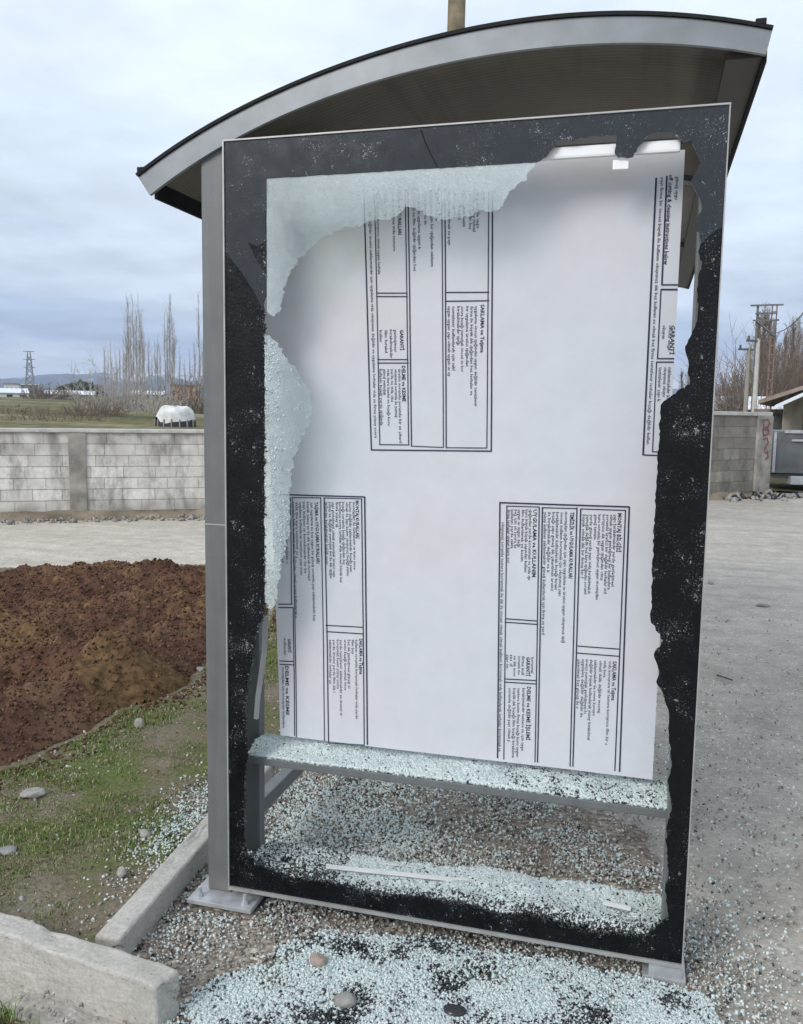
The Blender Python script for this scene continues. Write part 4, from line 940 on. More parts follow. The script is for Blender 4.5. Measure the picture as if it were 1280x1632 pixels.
def blades(name, X, Y, Z, h, w, seed, mat):
    r = np.random.default_rng(seed); n = len(X); a = r.uniform(0, 2*np.pi, n); ln = r.uniform(.2, 1.1, n); hh = h*r.uniform(.4, 1.3, n)
    d = np.stack([np.cos(a), np.sin(a)], 1); s = np.stack([-d[:, 1], d[:, 0]], 1)*w[:, None] if hasattr(w, '__len__') else np.stack([-d[:, 1], d[:, 0]], 1)*w
    P0 = np.stack([X, Y], 1); V = np.zeros((n, 5, 3))
    V[:, 0, :2] = P0-s; V[:, 1, :2] = P0+s; V[:, 2, :2] = P0+d*(ln*hh*.25)[:, None]+s*.8; V[:, 3, :2] = P0+d*(ln*hh*.25)[:, None]-s*.8; V[:, 4, :2] = P0+d*(ln*hh)[:, None]
    V[:, 0, 2] = V[:, 1, 2] = Z-.004; V[:, 2, 2] = V[:, 3, 2] = Z+hh*.6; V[:, 4, 2] = Z+hh*np.sqrt(np.clip(1-ln*ln*.35, .1, 1))
    V = V.reshape(-1, 3); base = np.arange(n)*5
    # quads plus degenerate-free tip triangles: use two tris for the quad
    Fq = np.stack([np.stack([base, base+1, base+2], 1), np.stack([base, base+2, base+3], 1), np.stack([base+3, base+2, base+4], 1)], 1).reshape(-1, 3)
    return np_obj(name, V, Fq, mat)
def d_grass(X, Y):
    g = fbm(X*2.6, Y*2.6, 121, 4); f = fbm(X*9, Y*9, 122, 3)
    g = g+.16*np.exp(-((X+.75)/.2)**2-((Y+.02)/.2)**2)+.15*np.exp(-((X+.9)/.3)**2-((Y-1.3)/.5)**2)
    return in_poly(X, Y, verge_poly)*(1-in_poly(X, Y, soil_poly))*np.clip((g+.25*(f-.5)-.45)*7, 0.02, 1)*np.clip((-.34-X)/.1, 0, 1)
X, Y = sample(d_grass, -2.6, -0.3, -0.4, 4.2, 190000, r)
blades('grass', X, Y, verge_z(X, Y), 0.019*(0.15+1.3*fbm(X*7, Y*7, 124, 3)**1.6), 0.0016, 123, M['grass'])
tag(bpy.data.objects['grass'], 'short patchy green grass growing on the verge left of the shelter', 'grass', kind='stuff')
def d_g2(X, Y): return in_poly(X, Y, [(-1.5, -1.5), (-0.15, -1.3), (-0.02, -0.72), (-0.25, -0.62), (-0.75, -0.52), (-1.4, -0.35)])*np.clip((fbm(X*5, Y*5, 131)-.36)*6, .03, 1)
X, Y = sample(d_g2, -1.2, 0.1, -1.3, -0.35, 30000, r)
blades('kerb_grass', X, Y, X*0+.02, 0.05, 0.0017, 132, M['grass'])
tag(bpy.data.objects['kerb_grass'], 'tufts of green grass in front of the thick kerb', 'grass', kind='stuff')

# ================================================================== WALLS
def block_wall(name, a, b, h, label, seed, bl=0.40, bh=0.19, mat='block', courses=6, cope=0.05, depth=0.19, base_h=0.1):
    a = Vector((a[0], a[1], 0)); b = Vector((b[0], b[1], 0)); L_ = (b-a).length; ang = math.atan2(b.y-a.y, b.x-a.x)
    root = empty(name, a, ang); tag(root, label, 'wall'); rr = random.Random(seed)
    mb = MB(); mb.box(0, L_, 0.012, depth-.012, 0, h-cope); mb.build('mortar_core', M['mortar'], root)
    mb = MB(); bh = (h-cope-base_h)/courses
    for c in range(courses):
        x = -bl*(0.5 if c % 2 else 0)
        while x < L_:
            w = bl*rr.uniform(.9, 1.1); x0 = max(x, 0); x1 = min(x+w, L_)
            if x1-x0 > .05:
                z0 = base_h+c*bh; pr = rr.uniform(0, .004)
                mb.box(x0+.0025, x1-.0025, -pr, depth+pr, z0+.003+rr.uniform(0, .002), z0+bh-.003)
            x += w
    mb.build('blocks', M[mat], root)
    mb = MB(); 
    xs_ = np.arange(0, L_, .12); Vf = []; Ff = []
    for i_, x_ in enumerate(xs_):
        o_ = .05+.12*float(fbm(np.array([x_*1.7+seed]), np.array([seed*1.]), 5, 4)[0]); h_ = base_h*(.5+1.1*float(fbm(np.array([x_*2.3]), np.array([seed*3.]), 6, 4)[0]))
        Vf += [(x_, -o_-.10, -.02), (x_, -o_*.5, h_*.7), (x_, .02, h_)]
    for i_ in range(len(xs_)-1):
        for k_ in (0, 1): a_ = i_*3+k_; Ff.append((a_, a_+3, a_+4, a_+1))
    mesh_obj('dirt_footing', Vf, Ff, M['wall_dirt'], root)
    mb = MB(); mb.box(-.02, L_+.02, -.035, depth+.035, h-cope, h, ch=.012); mb.build('coping', M['coping'], root)
    return root, ang, L_
wa = np.array([-6.851, 7.235]); wb = np.array([-4.718, 8.646]); dw = (wb-wa)/np.linalg.norm(wb-wa)
w1_, ang1, L1 = block_wall('block_wall', wa-dw*5, wb+dw*5.4, 1.20, 'low grey concrete block wall left of the shelter, beyond the road', 3, courses=7)
wp = at(127, 825, z=0); t_ = float((np.array(wp[:2])-(wa-dw*5))@dw)
mb = MB(); mb.box(t_-.11, t_+.11, -.025, .2, 0.1, 1.148, ch=.01); mb.build('pilaster', M['pilaster'], w1_)
j0 = wb+dw*5.42; j1 = np.array([3.40, 15.55])
w2_, ang2, L2 = block_wall('block_wall', j0, j1, 1.58, 'taller tan block wall right of the shelter, ending in a pillar daubed with red paint', 5, .42, .2, 'block_tan', 7, .07)
mb = MB(); mb.box(L2-.40, L2+.03, -.05, .24, 0, 1.51, ch=.012); pil = mb.build('pillar', M['pilaster'], w2_)
M['red_spray'] = simple('red_spray_paint', (0.23, 0.07, 0.065), .8, .3, 14)
M['rust_stain'] = simple('brown_stain', (0.12, 0.085, 0.055), .9, .3, 9)
mb = MB()
def scrib(pts, w=.03, y=-.056):
    for p, q in zip(pts, pts[1:]):
        d = Vector((q[0]-p[0], q[1]-p[1])).normalized(); n = Vector((-d.y, d.x))*w/2; p = (p[0]-d.x*.008, p[1]-d.y*.008); q = (q[0]+d.x*.008, q[1]+d.y*.008)
        mb.add([(p[0]-n.x, y, p[1]-n.y), (q[0]-n.x, y, q[1]-n.y), (q[0]+n.x, y, q[1]+n.y), (p[0]+n.x, y, p[1]+n.y)], [(0, 1, 2, 3)])
cx0 = L2-.20
scrib([(cx0-.08, 1.44), (cx0+.08, 1.44), (cx0+.10, 1.36), (cx0+.05, 1.30), (cx0-.06, 1.30), (cx0-.08, 1.44)])
scrib([(cx0-.08, 1.26), (cx0+.08, 1.26), (cx0+.10, 1.18), (cx0-.05, 1.14), (cx0-.08, 1.26)], y=-.0565)
scrib([(cx0-.05, 1.08), (cx0+.06, 1.10), (cx0+.10, 1.02), (cx0+.02, .92), (cx0+.0, .86)], y=-.057)
scrib([(cx0+.02, .82), (cx0+.10, .84), (cx0+.12, .74), (cx0+.05, .70)], y=-.0575)
mb.build('graffiti', M['red_spray'], pil)
# rubble at the foot of the right wall
X = r.uniform(2.6, 5.6, 260); Y = 14.6+(X-2.6)*.75+r.normal(0, .25, 260)
scatter('rubble', np.stack([X, Y, r.uniform(0, .03, 260)], 1), .055, [M['stone_grey'], M['crumb_black'], M['stone_white']], r.integers(0, 3, 260), 141, .7, .3, var=.8)
tag(bpy.data.objects['rubble'], 'broken rubble along the foot of the tan block wall', 'rubble', kind='stuff')
X, Y = [], []
tt = r.uniform(0, 14, 900); X = (wa-dw*5)[0]+dw[0]*tt+dw[1]*r.uniform(.05, .5, 900); Y = (wa-dw*5)[1]+dw[1]*tt-dw[0]*r.uniform(.05, .5, 900)
scatter('wall_foot_debris', np.stack([X, Y, r.uniform(0, .03, 900)], 1), .028, [M['dirt'], M['stone_grey'], M['stone_white']], r.integers(0, 3, 900), 142, .6, .3, var=.8)
tag(bpy.data.objects['wall_foot_debris'], 'stones and dirt gathered along the foot of the grey block wall', 'rubble', kind='stuff')

# ================================================================== BACKGROUND
M['white_sheet'] = simple('white_sheeting', (0.55, 0.55, 0.54), .6, .35, 2.2)
M['roof_white'] = simple('pale_roof', (0.66, 0.68, 0.72), .5, .08, 1)
M['rust_roof'] = simple('rusty_roof', (0.21, 0.165, 0.135), .8, .4, 3)
M['plaster'] = simple('grey_plaster', (0.27, 0.25, 0.215), .9, .2, 1.5)
M['plaster_tan'] = simple('tan_block', (0.36, 0.315, 0.255), .9, .35, 2.5)
M['orange_wall'] = simple('orange_plaster', (0.50, 0.31, 0.20), .9, .15, 1)
M['white_wall'] = simple('white_plaster', (0.66, 0.66, 0.65), .9, .1, 1)
M['dark_win'] = simple('dark_opening', (0.02, 0.022, 0.025), .3, .2, 2)
M['trailer'] = simple('grey_trailer_paint', (0.105, 0.112, 0.115), .55, .3, 3)
M['steel_dark'] = simple('dark_steel', (0.10, 0.10, 0.10), .5, .3, 4)
M['steel_red'] = simple('red_oxide_steel', (0.19, 0.125, 0.10), .8, .3, 4)
M['pylon'] = simple('pylon_steel', (0.22, 0.23, 0.25), .6, .15, 2)
M['bush'] = island('bush_twig', [(0, (0.07, 0.06, 0.045)), (.5, (0.13, 0.115, 0.085)), (1, (0.20, 0.18, 0.14))], .9, .1)
M['evergreen'] = island('evergreen_leaf', [(0, (0.03, 0.045, 0.025)), (1, (0.07, 0.09, 0.045))], .8, .1)
def building(name, u0, u1, vtop, d, depth, label, wall, roof, zb=None, gable=0.0, wins=0, overhang=.25, flat=.25):
    p0 = far(u0, vtop, d); p1 = far(u1, vtop, d); w = float(np.linalg.norm((p1-p0)[:2])); mid_ = (p0+p1)/2
    A_ = math.degrees(math.atan2(mid_[0]-CAM[0], mid_[1]-CAM[1]))
    zb = float(field_h(np.array([d]), np.array([A_]))[0])-.5 if zb is None else zb
    h = float(mid_[2])-zb; ang = math.atan2(p1[1]-p0[1], p1[0]-p0[0]); root = empty(name, (mid_[0], mid_[1], zb), ang); tag(root, label, 'building')
    rh = min(flat, h*.3) if gable == 0 else gable
    mb = MB(); mb.box(-w/2, w/2, 0, depth, 0, h-rh); mb.build('wall', wall, root)
    mb = MB(); ov = overhang
    if gable == 0: mb.box(-w/2-ov, w/2+ov, -ov, depth+ov, h-rh, h)
    else:
        mb.add([(-w/2-ov, -ov, h-rh), (w/2+ov, -ov, h-rh), (w/2+ov, depth/2, h), (-w/2-ov, depth/2, h), (-w/2-ov, depth+ov, h-rh), (w/2+ov, depth+ov, h-rh),
                (-w/2-ov, -ov, h-rh-.08), (w/2+ov, -ov, h-rh-.08), (w/2+ov, depth+ov, h-rh-.08), (-w/2-ov, depth+ov, h-rh-.08)],
               [(0, 1, 2, 3), (3, 2, 5, 4), (1, 0, 6, 7), (4, 5, 8, 9), (0, 3, 4), (1, 5, 2), (0, 4, 9, 6), (5, 1, 7, 8), (7, 6, 9, 8)])
    mb.build('roof', roof, root)
    for k in range(wins):
        x = -w/2+w*(k+.5)/wins; ww = w/wins*.22; zz = (h-rh)*.52
        mb = MB(); mb.box(x-ww, x+ww, -.04, .03, zz-(h-rh)*.16, zz+(h-rh)*.2); mb.build('window', M['dark_win'], root)
    return root
building('warehouse', -60, 46, 617, 170, 14, 'long low white-roofed warehouse at the left edge, below the pylon', M['white_wall'], M['roof_white'], gable=.9, wins=5)
building('warehouse', 72, 112, 621, 175, 10, 'white-roofed hall with dark openings right of the pylon', M['steel_dark'], M['roof_white'], gable=.8, wins=3)
building('warehouse', 108, 150, 622, 178, 10, 'low pale-roofed hall beside the bare poplars', M['plaster'], M['roof_white'], gable=.8, wins=3)
building('apartment_block', 6, 30, 610, 230, 12, 'small cream block behind the white warehouse at far left', M['white_wall'], M['plaster_tan'], wins=3)
building('apartment_block', 34, 60, 612, 235, 12, 'pale grey block at the foot of the pylon', M['plaster'], M['white_wall'], wins=4)
building('apartment_block', 272, 318, 613, 190, 12, 'orange building with a dark roof behind the poplars', M['orange_wall'], M['rust_roof'], wins=5)
building('house', 210, 262, 622, 185, 9, 'small grey house half hidden by the poplar trunks', M['plaster'], M['roof_white'], gable=.8, wins=3)
building('cottage', 1098, 1166, 629, 62, 7, 'low house with a snow-white pitched roof just right of the case', M['plaster'], M['roof_white'], gable=.9, wins=3, zb=0)
building('cottage', 1200, 1250, 630, 52, 6, 'white-roofed shed behind the end of the tan wall', M['steel_dark'], M['roof_white'], gable=.7, wins=2, zb=0)
building('shed', 1208, 1248, 652, 27, 3, 'dark boarded shed between the tan wall and the block house', M['steel_dark'], M['rust_roof'], wins=1, zb=0, flat=.12, overhang=.1)
d_ = 24.0; a_ = far(1246, 690, d_); b_ = far(1420, 690, d_); w = float(np.linalg.norm((b_-a_)[:2])); ang = math.atan2((b_-a_)[1], (b_-a_)[0])
hs = empty('house', (a_[0], a_[1], 0), ang); tag(hs, 'tan block house with a rusty pitched roof at the right edge', 'building')
ze = float(far(1246, 632, d_)[2]); zr = ze+w/2*.36
mb = MB(); mb.poly_y([(0, 0), (w, 0), (w, ze), (w/2, zr), (0, ze)], 0, 7); mb.build('wall', M['plaster_tan'], hs)
for sgn in (0, 1):
    mb = MB(); sl_ = (zr-ze)/(w/2); o_ = .55; P = [(-o_, ze-o_*sl_), (w/2, zr), (w/2, zr+.10), (-o_, ze-o_*sl_+.10)]
    if sgn: P = [(w-x, z) for x, z in P][::-1]
    mb.poly_y(P, -.5, 7.4); mb.build('roof_slope', M['rust_roof'], hs)
mb = MB(); x0_, x1_ = .1, w*.62; z0_, z1_ = ze-.28, ze+.55
mb.add([(x0_-.25, -1.5, z0_), (x1_, -1.5, z1_), (x1_, -.02, z1_+.1), (x0_-.25, -.02, z0_+.1), (x0_-.25, -1.5, z0_-.06), (x1_, -1.5, z1_-.06), (x1_, -.02, z1_+.04), (x0_-.25, -.02, z0_+.04)], [(0, 1, 2, 3), (4, 7, 6, 5), (0, 4, 5, 1), (1, 5, 6, 2), (2, 6, 7, 3), (3, 7, 4, 0)]); mb.build('porch_roof', M['roof_white'], hs)
for x in (w*.30, w*.45):
    mb = MB(); mb.box(x-.25, x+.25, -.04, .03, 1.0, 1.6); mb.build('window', M['dark_win'], hs)
# domed plastic greenhouse / tent
d_ = 44.0; c = far(280, 684, d_); zb = float(field_h(np.array([d_]), np.array([math.degrees(math.atan2(c[0]-CAM[0], c[1]-CAM[1]))]))[0])
wdt = float(np.linalg.norm((far(314, 670, d_)-far(246, 670, d_))[:2])); ztop = far(280, 645, d_)[2]
tent = empty('tent', (c[0], c[1], zb), math.atan2((far(314, 670, d_)-far(246, 670, d_))[1], (far(314, 670, d_)-far(246, 670, d_))[0])); tag(tent, 'dome-shaped tent covered with white sheeting beyond the wall', 'tent')
hh = ztop-zb; rr = np.random.default_rng(9)
def dome(t0, t1, rows, n=28, k=1.0):
    V = []; Fc = []
    for i in range(rows+1):
        th = t0+(t1-t0)*i/rows
        for j in range(n):
            a = 2*math.pi*j/n; rip = 1+.018*math.sin(j*2.2)+.02*rr.uniform(-1, 1)
            V.append((math.cos(a)*math.cos(th)**.6*wdt/2*k*rip, math.sin(a)*math.cos(th)**.6*wdt*.36*k*rip, hh*math.sin(th)*k))
    for i in range(rows):
        for j in range(n): Fc.append((i*n+j, i*n+(j+1) % n, (i+1)*n+(j+1) % n, (i+1)*n+j))
    return V, Fc
V, Fc = dome(.36, 1.56, 9)
for j in range(28): V[j] = (V[j][0], V[j][1], V[j][2]-float(fbm(np.array([j*.21]), np.array([3.]), 8, 3)[0]-.4)*.55*hh)
V = [(x*(1+.16*float(fbm(np.array([x*.9+z*2]), np.array([y*.9]), 9, 3)[0]-.5)), y, z*(1+.34*float(fbm(np.array([x*1.1+7]), np.array([y*1.1+z]), 10, 3)[0]-.5))) for x, y, z in V]
mesh_obj('cover', V, Fc, M['white_sheet'], tent, True)
V, Fc = dome(0.0, .40, 3, k=.97); mesh_obj('open_side', V, Fc, M['dark_win'], tent, True)
for k in range(8):
    a = math.pi+math.pi*(k+.5)/8; mb = MB(); x, y = math.cos(a)*wdt*.5, math.sin(a)*wdt*.36; mb.tube((x, y, -.2), (x*.97, y*.97, hh*.4), .035, n=5); mb.build('tent_pole', M['plaster'], tent)
# pylon
d_ = 210; pb = far(48, 625, d_); zt = far(48, 560, d_)[2]; A_ = math.degrees(math.atan2(pb[0]-CAM[0], pb[1]-CAM[1])); zb = float(field_h(np.array([d_]), np.array([A_]))[0])-.5
py = empty('pylon', (pb[0], pb[1], zb), math.radians(30)); tag(py, 'lattice electricity pylon standing above the far roofs at left', 'pylon'); H_ = zt-zb
mb = MB(); legs = MB(); 
def pw(z): return .75*(1-z/H_)+.25
for sx in (-1, 1):
    for sy in (-1, 1): legs.tube((sx*pw(0), sy*pw(0), 0), (sx*pw(H_), sy*pw(H_), H_), .12, .09, 4)
legs.build('legs', M['pylon'], py)
zz = 0
while zz < H_-1:
    z2 = zz+1.3
    for sy in (-1, 1):
        mb.tube((-pw(zz), sy*pw(zz), zz), (pw(z2), sy*pw(z2), z2), .06, n=3); mb.tube((pw(zz), sy*pw(zz), zz), (-pw(z2), sy*pw(z2), z2), .06, n=3)
    zz = z2
mb.build('bracing', M['pylon'], py)
for k, z in enumerate((H_, H_-1.7, H_-3.4)):
    mb = MB(); mb.box(-1.15, 1.15, -.1, .1, z-.1, z+.05); mb.build('cross_arm', M['pylon'], py)
# wooden pole behind the roof
pb = far(720, 20, 9.0); lean = .03
mb = MB(); 
for k in range(14):
    z0, z1 = k*.55, (k+1)*.55; mb.tube((lean*z0*.3, 0, z0), (lean*z1*.3, 0, z1), .105-.002*k, .105-.002*(k+1), 14, caps=(k in (0, 13)))
o = mb.build('utility_pole', M['wood_pole'], smooth=True); o.location = (pb[0], pb[1], 0); tag(o, 'brown wooden utility pole rising behind the shelter roof', 'pole')
# transformer frame on the right
d_ = 48.0
def fr_pt(u, v): return far(u, v, d_)
bl, br = fr_pt(1199, 640), fr_pt(1227, 640); bw = float(np.linalg.norm((br-bl)[:2])); ang = math.atan2((br-bl)[1], (br-bl)[0])
tf = empty('electric_gantry', (bl[0], bl[1], 0), ang); tag(tf, 'two-legged electric gantry of tall posts and crossbars above the tan wall', 'gantry')
def tz(v): return float(fr_pt(1212, v)[2])
mb = MB(); mb.box(-.055, .055, -.06, .06, 0, tz(488)); mb.build('post', M['steel_dark'], tf)
mb = MB(); mb.box(bw-.18, bw-.12, -.06, .06, 0, tz(488)); mb.box(bw+.03, bw+.09, -.06, .06, 0, tz(488)); mb.build('post', M['steel_red'], tf)
for v, e_ in ((487, .35), (500, .1), (511, .2)):
    mb = MB(); mb.box(-e_, bw+e_, -.16, -.1, tz(v)-.04, tz(v)+.04); mb.build('crossbar', M['steel_dark'], tf)
mb = MB(); mb.tube((0, -.13, tz(512)), (bw, -.13, tz(536)), .06, n=5); mb.tube((bw*.95, -.13, tz(512)), (bw*1.0, -.2, tz(536)), .05, n=5); mb.build('brace', M['steel_dark'], tf)
for k in range(14): z = 1.2+k*.42; mb = MB(); mb.box(bw-.20, bw+.11, -.10, -.065, z, z+.05); mb.build('rung', M['steel_red'], tf)
for i, (u, vt, d_, lab) in enumerate(((1189, 554, 40, 'thin concrete pole with a short crossarm left of the gantry'), (1203, 540, 36, 'pale slim pole standing in front of the gantry'))):
    b_ = far(u, 640, d_); zt = far(u, vt, d_)[2]; root = empty('street_pole', (b_[0], b_[1], 0), .5); tag(root, lab, 'pole')
    mb = MB(); mb.tube((0, 0, 0), (0, 0, zt), .11, .07, 8); mb.build('shaft', M['plaster'] if i == 0 else M['coping'], root)
    mb = MB(); mb.box(-.5, .25, -.04, .04, zt-.12, zt-.04); mb.box(-.45, -.38, -.03, .03, zt-.04, zt+.1); mb.build('crossarm', M['steel_dark'], root)
# wire from the frame
a = np.array([bl[0]+math.cos(ang)*bw, bl[1]+math.sin(ang)*bw, tz(487)]); b = far(1330, 425, 30.0); mb = MB(); pts = []
for k in range(13):
    t = k/12; p = a*(1-t)+b*t; p = p.copy(); p[2] -= 0.5*math.sin(math.pi*t); pts.append(p)
for p, q in zip(pts, pts[1:]): mb.tube(tuple(p), tuple(q), .022, n=4, caps=False)
o = mb.build('power_cable', M['steel_dark']); tag(o, 'dark overhead cable rising from the gantry to the right', 'cable')
# grey trailer beside the wall end
p0 = at(1217, 788, z=0); root = empty('trailer', (p0[0]+.15, p0[1]+.6, 0), .22); tag(root, 'dark grey metal trailer body parked beyond the end of the tan wall', 'trailer')
mb = MB(); mb.box(0, 4.2, 0, 2.0, .38, 1.22, ch=.02); mb.build('body', M['trailer'], root)
mb = MB(); mb.box(.4, 4.2, -.04, 0, 1.02, 1.06); mb.box(.25, 4.1, -.03, 0, 1.18, 1.24); mb.box(.05, .1, -.03, 0, .4, 1.2); mb.build('side_rail', M['galv'], root)
mb = MB(); mb.box(.1, 4.1, .1, 1.9, .28, .36); mb.build('chassis', M['steel_dark'], root)
mb = MB(); mb.box(.42, 1.02, -.04, .25, .16, .33, ch=.02); mb.build('tool_box', M['galv'], root)
for x in (1.35, 3.2):
    mb = MB(); mb.tube((x, .02, .26), (x, .24, .26), .26, n=18); w_ = mb.build('wheel', M['dark_trim'], root)
    mb = MB(); mb.tube((x, 0.0, .26), (x, .018, .26), .13, n=14); mb.build('rim', M['galv'], w_)
# bare trees
def seg_mesh(S, n=3):
    """S: list of (p0,p1,r0,r1) arrays -> tube mesh"""
    P0 = np.array([s[0] for s in S]); P1 = np.array([s[1] for s in S]); R0 = np.array([s[2] for s in S]); R1 = np.array([s[3] for s in S]); m_ = len(S)
    D = P1-P0; D /= np.linalg.norm(D, axis=1)[:, None]+1e-9; ref = np.where(np.abs(D[:, 2:3]) < .9, [[0, 0, 1.]], [[1., 0, 0]]); A = np.cross(D, ref); A /= np.linalg.norm(A, axis=1)[:, None]; Bv = np.cross(D, A)
    V = np.zeros((m_, 2*n, 3))
    for i in range(n):
        t = 2*np.pi*i/n; o_ = A*math.cos(t)+Bv*math.sin(t); V[:, i] = P0+o_*R0[:, None]; V[:, n+i] = P1+o_*R1[:, None]
    f = np.array([(i, (i+1) % n, n+(i+1) % n, n+i) for i in range(n)]); Fq = (f[None]+(np.arange(m_)*2*n)[:, None, None]).reshape(-1, 4)
    return V.reshape(-1, 3), Fq
def bare_tree(name, h, spread_, seed, nb, twmat, up=.93, low=.12, tw=.012, thick=.011):
    r = np.random.default_rng(seed); root = empty(name)
    S = []; pts = [np.array([0, 0, 0.])]; n = 10
    for i in range(n): pts.append(np.array([r.normal(0, .012*h), r.normal(0, .012*h), h*(i+1)/n])*np.array([.35, .35, 1]))
    rad = lambda t: thick*h*(1-t)**.8+.006
    for i in range(n): S.append((pts[i], pts[i+1], rad(i/n), rad((i+1)/n)))
    V, Fq = seg_mesh(S, 7); np_obj('trunk', V, Fq, M['bark'], root, True)
    S = []
    for k in range(nb):
        t = low+(1-low)*r.uniform()**.9; z = t*h*.97; q = pts[min(int(t*n), n-1)]*(1-(t*n % 1))+pts[min(int(t*n)+1, n)]*(t*n % 1)
        a = r.uniform(0, 2*np.pi); ln = spread_*(1.05-t*.75)*r.uniform(.5, 1.15)
        d = np.array([math.cos(a)*(1-up), math.sin(a)*(1-up), up])*r.uniform(.9, 1.1); d /= np.linalg.norm(d); p = q.copy(); rr0 = thick*.3*h*(1-t)+tw*.8
        for s in range(4):
            d2 = d+r.normal(0, .13, 3); d2[2] += .12; d2 /= np.linalg.norm(d2); p2 = p+d2*ln*.55
            S.append((p, p2, rr0*(1-s*.2), rr0*(1-(s+1)*.2)))
            for _ in range(3):
                e_ = d2+r.normal(0, .42, 3); e_ /= np.linalg.norm(e_); st = p+(p2-p)*r.uniform(); en = st+e_*ln*r.uniform(.18, .5); S.append((st, en, tw*.7, tw*.25))
                for __ in range(2):
                    g = e_+r.normal(0, .5, 3); g /= np.linalg.norm(g); s2 = st+(en-st)*r.uniform(.2, 1); S.append((s2, s2+g*ln*r.uniform(.1, .3), tw*.4, tw*.2))
            p = p2; d = d2
    V, Fq = seg_mesh(S, 3); np_obj('crown', V, Fq, M[twmat], root)
    return root
def copy_tree(o):
    c = o.copy(); COL.objects.link(c)
    for ch in o.children:
        k = ch.copy(); COL.objects.link(k); k.parent = c
    return c
def place(protos, spots, label, cat, group, right=False):
    used = set()
    for i, (u, vt, d_, k, sx) in enumerate(spots):
        P, h0 = protos[k]; o = P if k not in used else copy_tree(P); used.add(k)
        q = far(u, 640, d_); A_ = math.degrees(math.atan2(q[0]-CAM[0], q[1]-CAM[1])); zb = float(field_h(np.array([d_]), np.array([A_]))[0])-.2
        s = (far(u, vt, d_)[2]-zb)/h0; o.location = (q[0], q[1], zb); o.rotation_euler = (0, 0, i*1.7); o.scale = (s*sx, s*sx, s); tag(o, label, cat, group)
pop = [(bare_tree('poplar_tree', 12, 1.7, 201, 42, 'twig', .975, .12, .013, .0065), 12), (bare_tree('poplar_tree', 12, 1.4, 202, 34, 'twig', .98, .15, .012, .006), 12), (bare_tree('poplar_tree', 12, 1.9, 203, 46, 'twig', .97, .08, .013, .0065), 12)]
place(pop, [(168, 556, 72, 0, 1), (178, 548, 76, 1, 1), (186, 560, 70, 2, .9), (198, 545, 80, 1, .9), (206, 478, 74, 0, .9), (214, 475, 78, 1, .9), (224, 484, 72, 2, .8), (231, 540, 82, 1, .9), (238, 545, 75, 0, .9), (248, 545, 78, 1, .9), (256, 552, 74, 0, .8), (264, 500, 80, 1, .8), (272, 476, 72, 0, .8), (279, 520, 77, 1, .8), (287, 560, 74, 2, .8), (318, 470, 85, 1, .9), (324, 545, 80, 0, .9), (202, 520, 86, 2, 1), (210, 505, 88, 1, 1), (219, 500, 84, 0, 1), (228, 510, 90, 2, .9), (243, 555, 88, 1, 1), (252, 540, 85, 2, .9), (268, 515, 90, 0, .9), (276, 500, 86, 2, .9), (173, 566, 84, 1, 1), (192, 558, 88, 0, 1), (295, 575, 86, 2, 1), (303, 560, 88, 1, 1), (311, 550, 82, 0, 1)],
      'tall bare poplar beyond the block wall, left of the shelter', 'tree', 'bare poplars beyond the block wall')
bt = [(bare_tree('bare_tree', 11, 2.0, 211, 120, 'twig_dark', .86, .10, .028), 11), (bare_tree('bare_tree', 11, 2.6, 212, 130, 'twig_dark', .80, .10, .028), 11), (bare_tree('bare_tree', 11, 1.7, 213, 120, 'twig', .90, .10, .028), 11)]
place(bt, [(1192, 560, 66, 2, 1), (1203, 520, 70, 0, .9), (1211, 512, 68, 1, .8), (1219, 524, 72, 0, .9), (1226, 545, 66, 1, .8), (1236, 560, 75, 2, 1), (1246, 548, 80, 0, 1), (1258, 530, 78, 1, .9), (1266, 524, 74, 2, 1), (1277, 535, 76, 0, 1), (1290, 520, 72, 1, 1), (1180, 590, 78, 2, 1), (1168, 605, 84, 1, 1), (1152, 612, 88, 0, 1), (1138, 606, 84, 2, 1), (1100, 585, 80, 1, 1), (1085, 600, 86, 0, 1)],
      'bare brown tree in the thicket behind the white roofs, right of the shelter', 'tree', 'bare trees behind the gantry')
def shrub(u, v, d_, w, h, mat, label, seed, n=120):
    q = far(u, v, d_); A_ = math.degrees(math.atan2(q[0]-CAM[0], q[1]-CAM[1])); zb = float(field_h(np.array([d_]), np.array([A_]))[0])-.1; rr = np.random.default_rng(seed); S = []
    k_ = d_/60.0
    for i in range(n):
        a = rr.uniform(0, 6.283); t = rr.uniform()**.5; p = np.array([math.cos(a)*t*w*.45, math.sin(a)*t*w*.45, 0.]); d = np.array([math.cos(a)*t*.55, math.sin(a)*t*.55, 1.])+rr.normal(0, .15, 3); hh_ = h*math.sqrt(max(.15, 1-t*t*.8))*rr.uniform(.6, 1.1)
        for k in range(3):
            d2 = d+rr.normal(0, .18, 3); d2 /= np.linalg.norm(d2); p2 = p+d2*hh_/3; S.append((p, p2, .022*k_*(1-k*.25), .022*k_*(.8-k*.25)))
            for _ in range(4):
                e_ = d2+rr.normal(0, .5, 3); e_ /= np.linalg.norm(e_); st = p+(p2-p)*rr.uniform(); S.append((st, st+e_*hh_*rr.uniform(.1, .3), .013*k_, .006*k_))
            p = p2; d = d2
    V, Fq = seg_mesh(S, 3); o = np_obj('shrub', V, Fq, M[mat]); o.location = (q[0], q[1], zb); tag(o, label, 'shrub'); return o
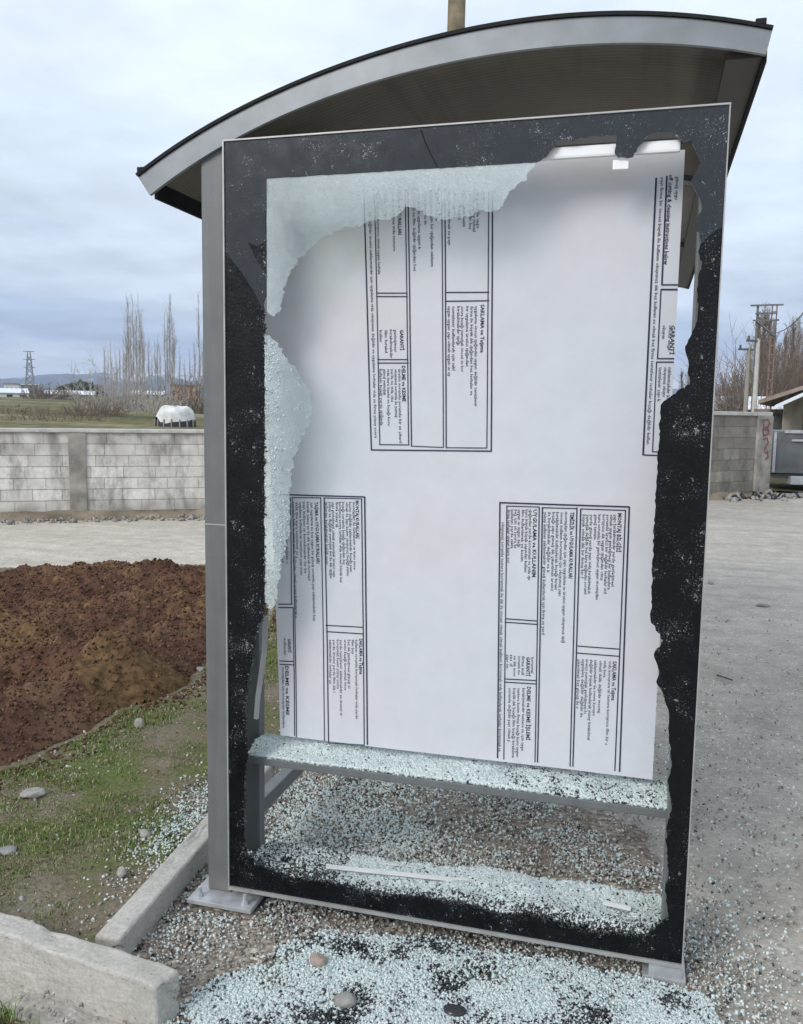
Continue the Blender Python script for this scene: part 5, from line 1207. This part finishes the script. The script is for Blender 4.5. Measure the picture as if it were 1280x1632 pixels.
def bush(name, u, v, d_, w, h, mat, label, seed, n=900, leaf=.12):
    q = far(u, v, d_); A_ = math.degrees(math.atan2(q[0]-CAM[0], q[1]-CAM[1])); zb = float(field_h(np.array([d_]), np.array([A_]))[0]); rr = np.random.default_rng(seed)
    a = rr.uniform(0, 2*np.pi, n); t = rr.uniform(size=n)**.5; z = rr.uniform(size=n)**.8
    env = np.sqrt(np.clip(1-z**2, .05, 1))*(.7+.5*vnoise(a*1.3, z*3, seed)); P = np.stack([np.cos(a)*t*env*w/2, np.sin(a)*t*env*w/2, z*h*(.75+.35*vnoise(a*1.1+9, t*0+2, seed))], 1)
    o = scatter(name, P, leaf, [M[mat]], None, seed, .35, .3, var=.7); o.location = (q[0], q[1], zb); tag(o, label, 'bush'); return o
for i, (u, d_, w, h, mt_, lab, n) in enumerate(((176, 66, 5.0, 4.2, 'twig', 'grey-brown leafless thicket at the foot of the leftmost poplars', 90), (204, 64, 4.0, 2.6, 'twig', 'low twiggy thicket under the tallest poplars', 45), (150, 58, 4.0, 1.3, 'twig_dark', 'dark scrub patch on the field left of the poplars', 120),
    (308, 66, 4.5, 3.4, 'twig_dark', 'reddish-brown leafless shrub behind the white tent', 100), (78, 150, 9, 2.6, 'twig_dark', 'brown round shrub in front of the pylon', 120), (238, 60, 3.5, 1.8, 'twig', 'small pale shrub between poplars and tent', 40), (262, 63, 3.5, 2.4, 'twig', 'pale shrub standing behind the top of the tent', 40), (20, 60, 6, .7, 'twig_dark', 'low brown scrub on the field at the left edge', 120), (100, 52, 7, .6, 'twig_dark', 'low scrub in the middle of the field below the halls', 120),
    (1132, 70, 6, 3.2, 'twig', 'grey thicket behind the white-roofed cottage', 170), (1180, 60, 5, 4.0, 'twig', 'twiggy thicket at the foot of the slim poles', 190), (1212, 60, 5, 7.0, 'twig_dark', 'tall brown thicket filling the space between the gantry legs', 260), (1228, 46, 3, 2.6, 'twig_dark', 'dark thicket between the shed and the gantry', 120), (1262, 60, 6, 6.0, 'twig_dark', 'tall brown thicket behind the block house', 260))):
    shrub(u, 640, d_, w, h, mt_, lab, 300+i, n)
bush('bush', 126, 616, 200, 12, 3.0, 'evergreen', 'dark evergreen clump between the white halls', 341, 1400, .3)
# ================================================================== AIR
mt = bpy.data.materials.new('haze'); mt.use_nodes = True; t = mt.node_tree
for n in list(t.nodes): t.nodes.remove(n)
out = t.nodes.new('ShaderNodeOutputMaterial'); pv = t.nodes.new('ShaderNodeVolumePrincipled'); pv.inputs['Color'].default_value = (0.58, 0.72, 1.0, 1); pv.inputs['Density'].default_value = 0.00032
t.links.new(pv.outputs[0], out.inputs['Volume'])
mb = MB(); mb.box(-3300, 3300, -300, 3300, -6.0, 135.0); hz = mb.build('haze', mt); hz['kind'] = 'stuff'
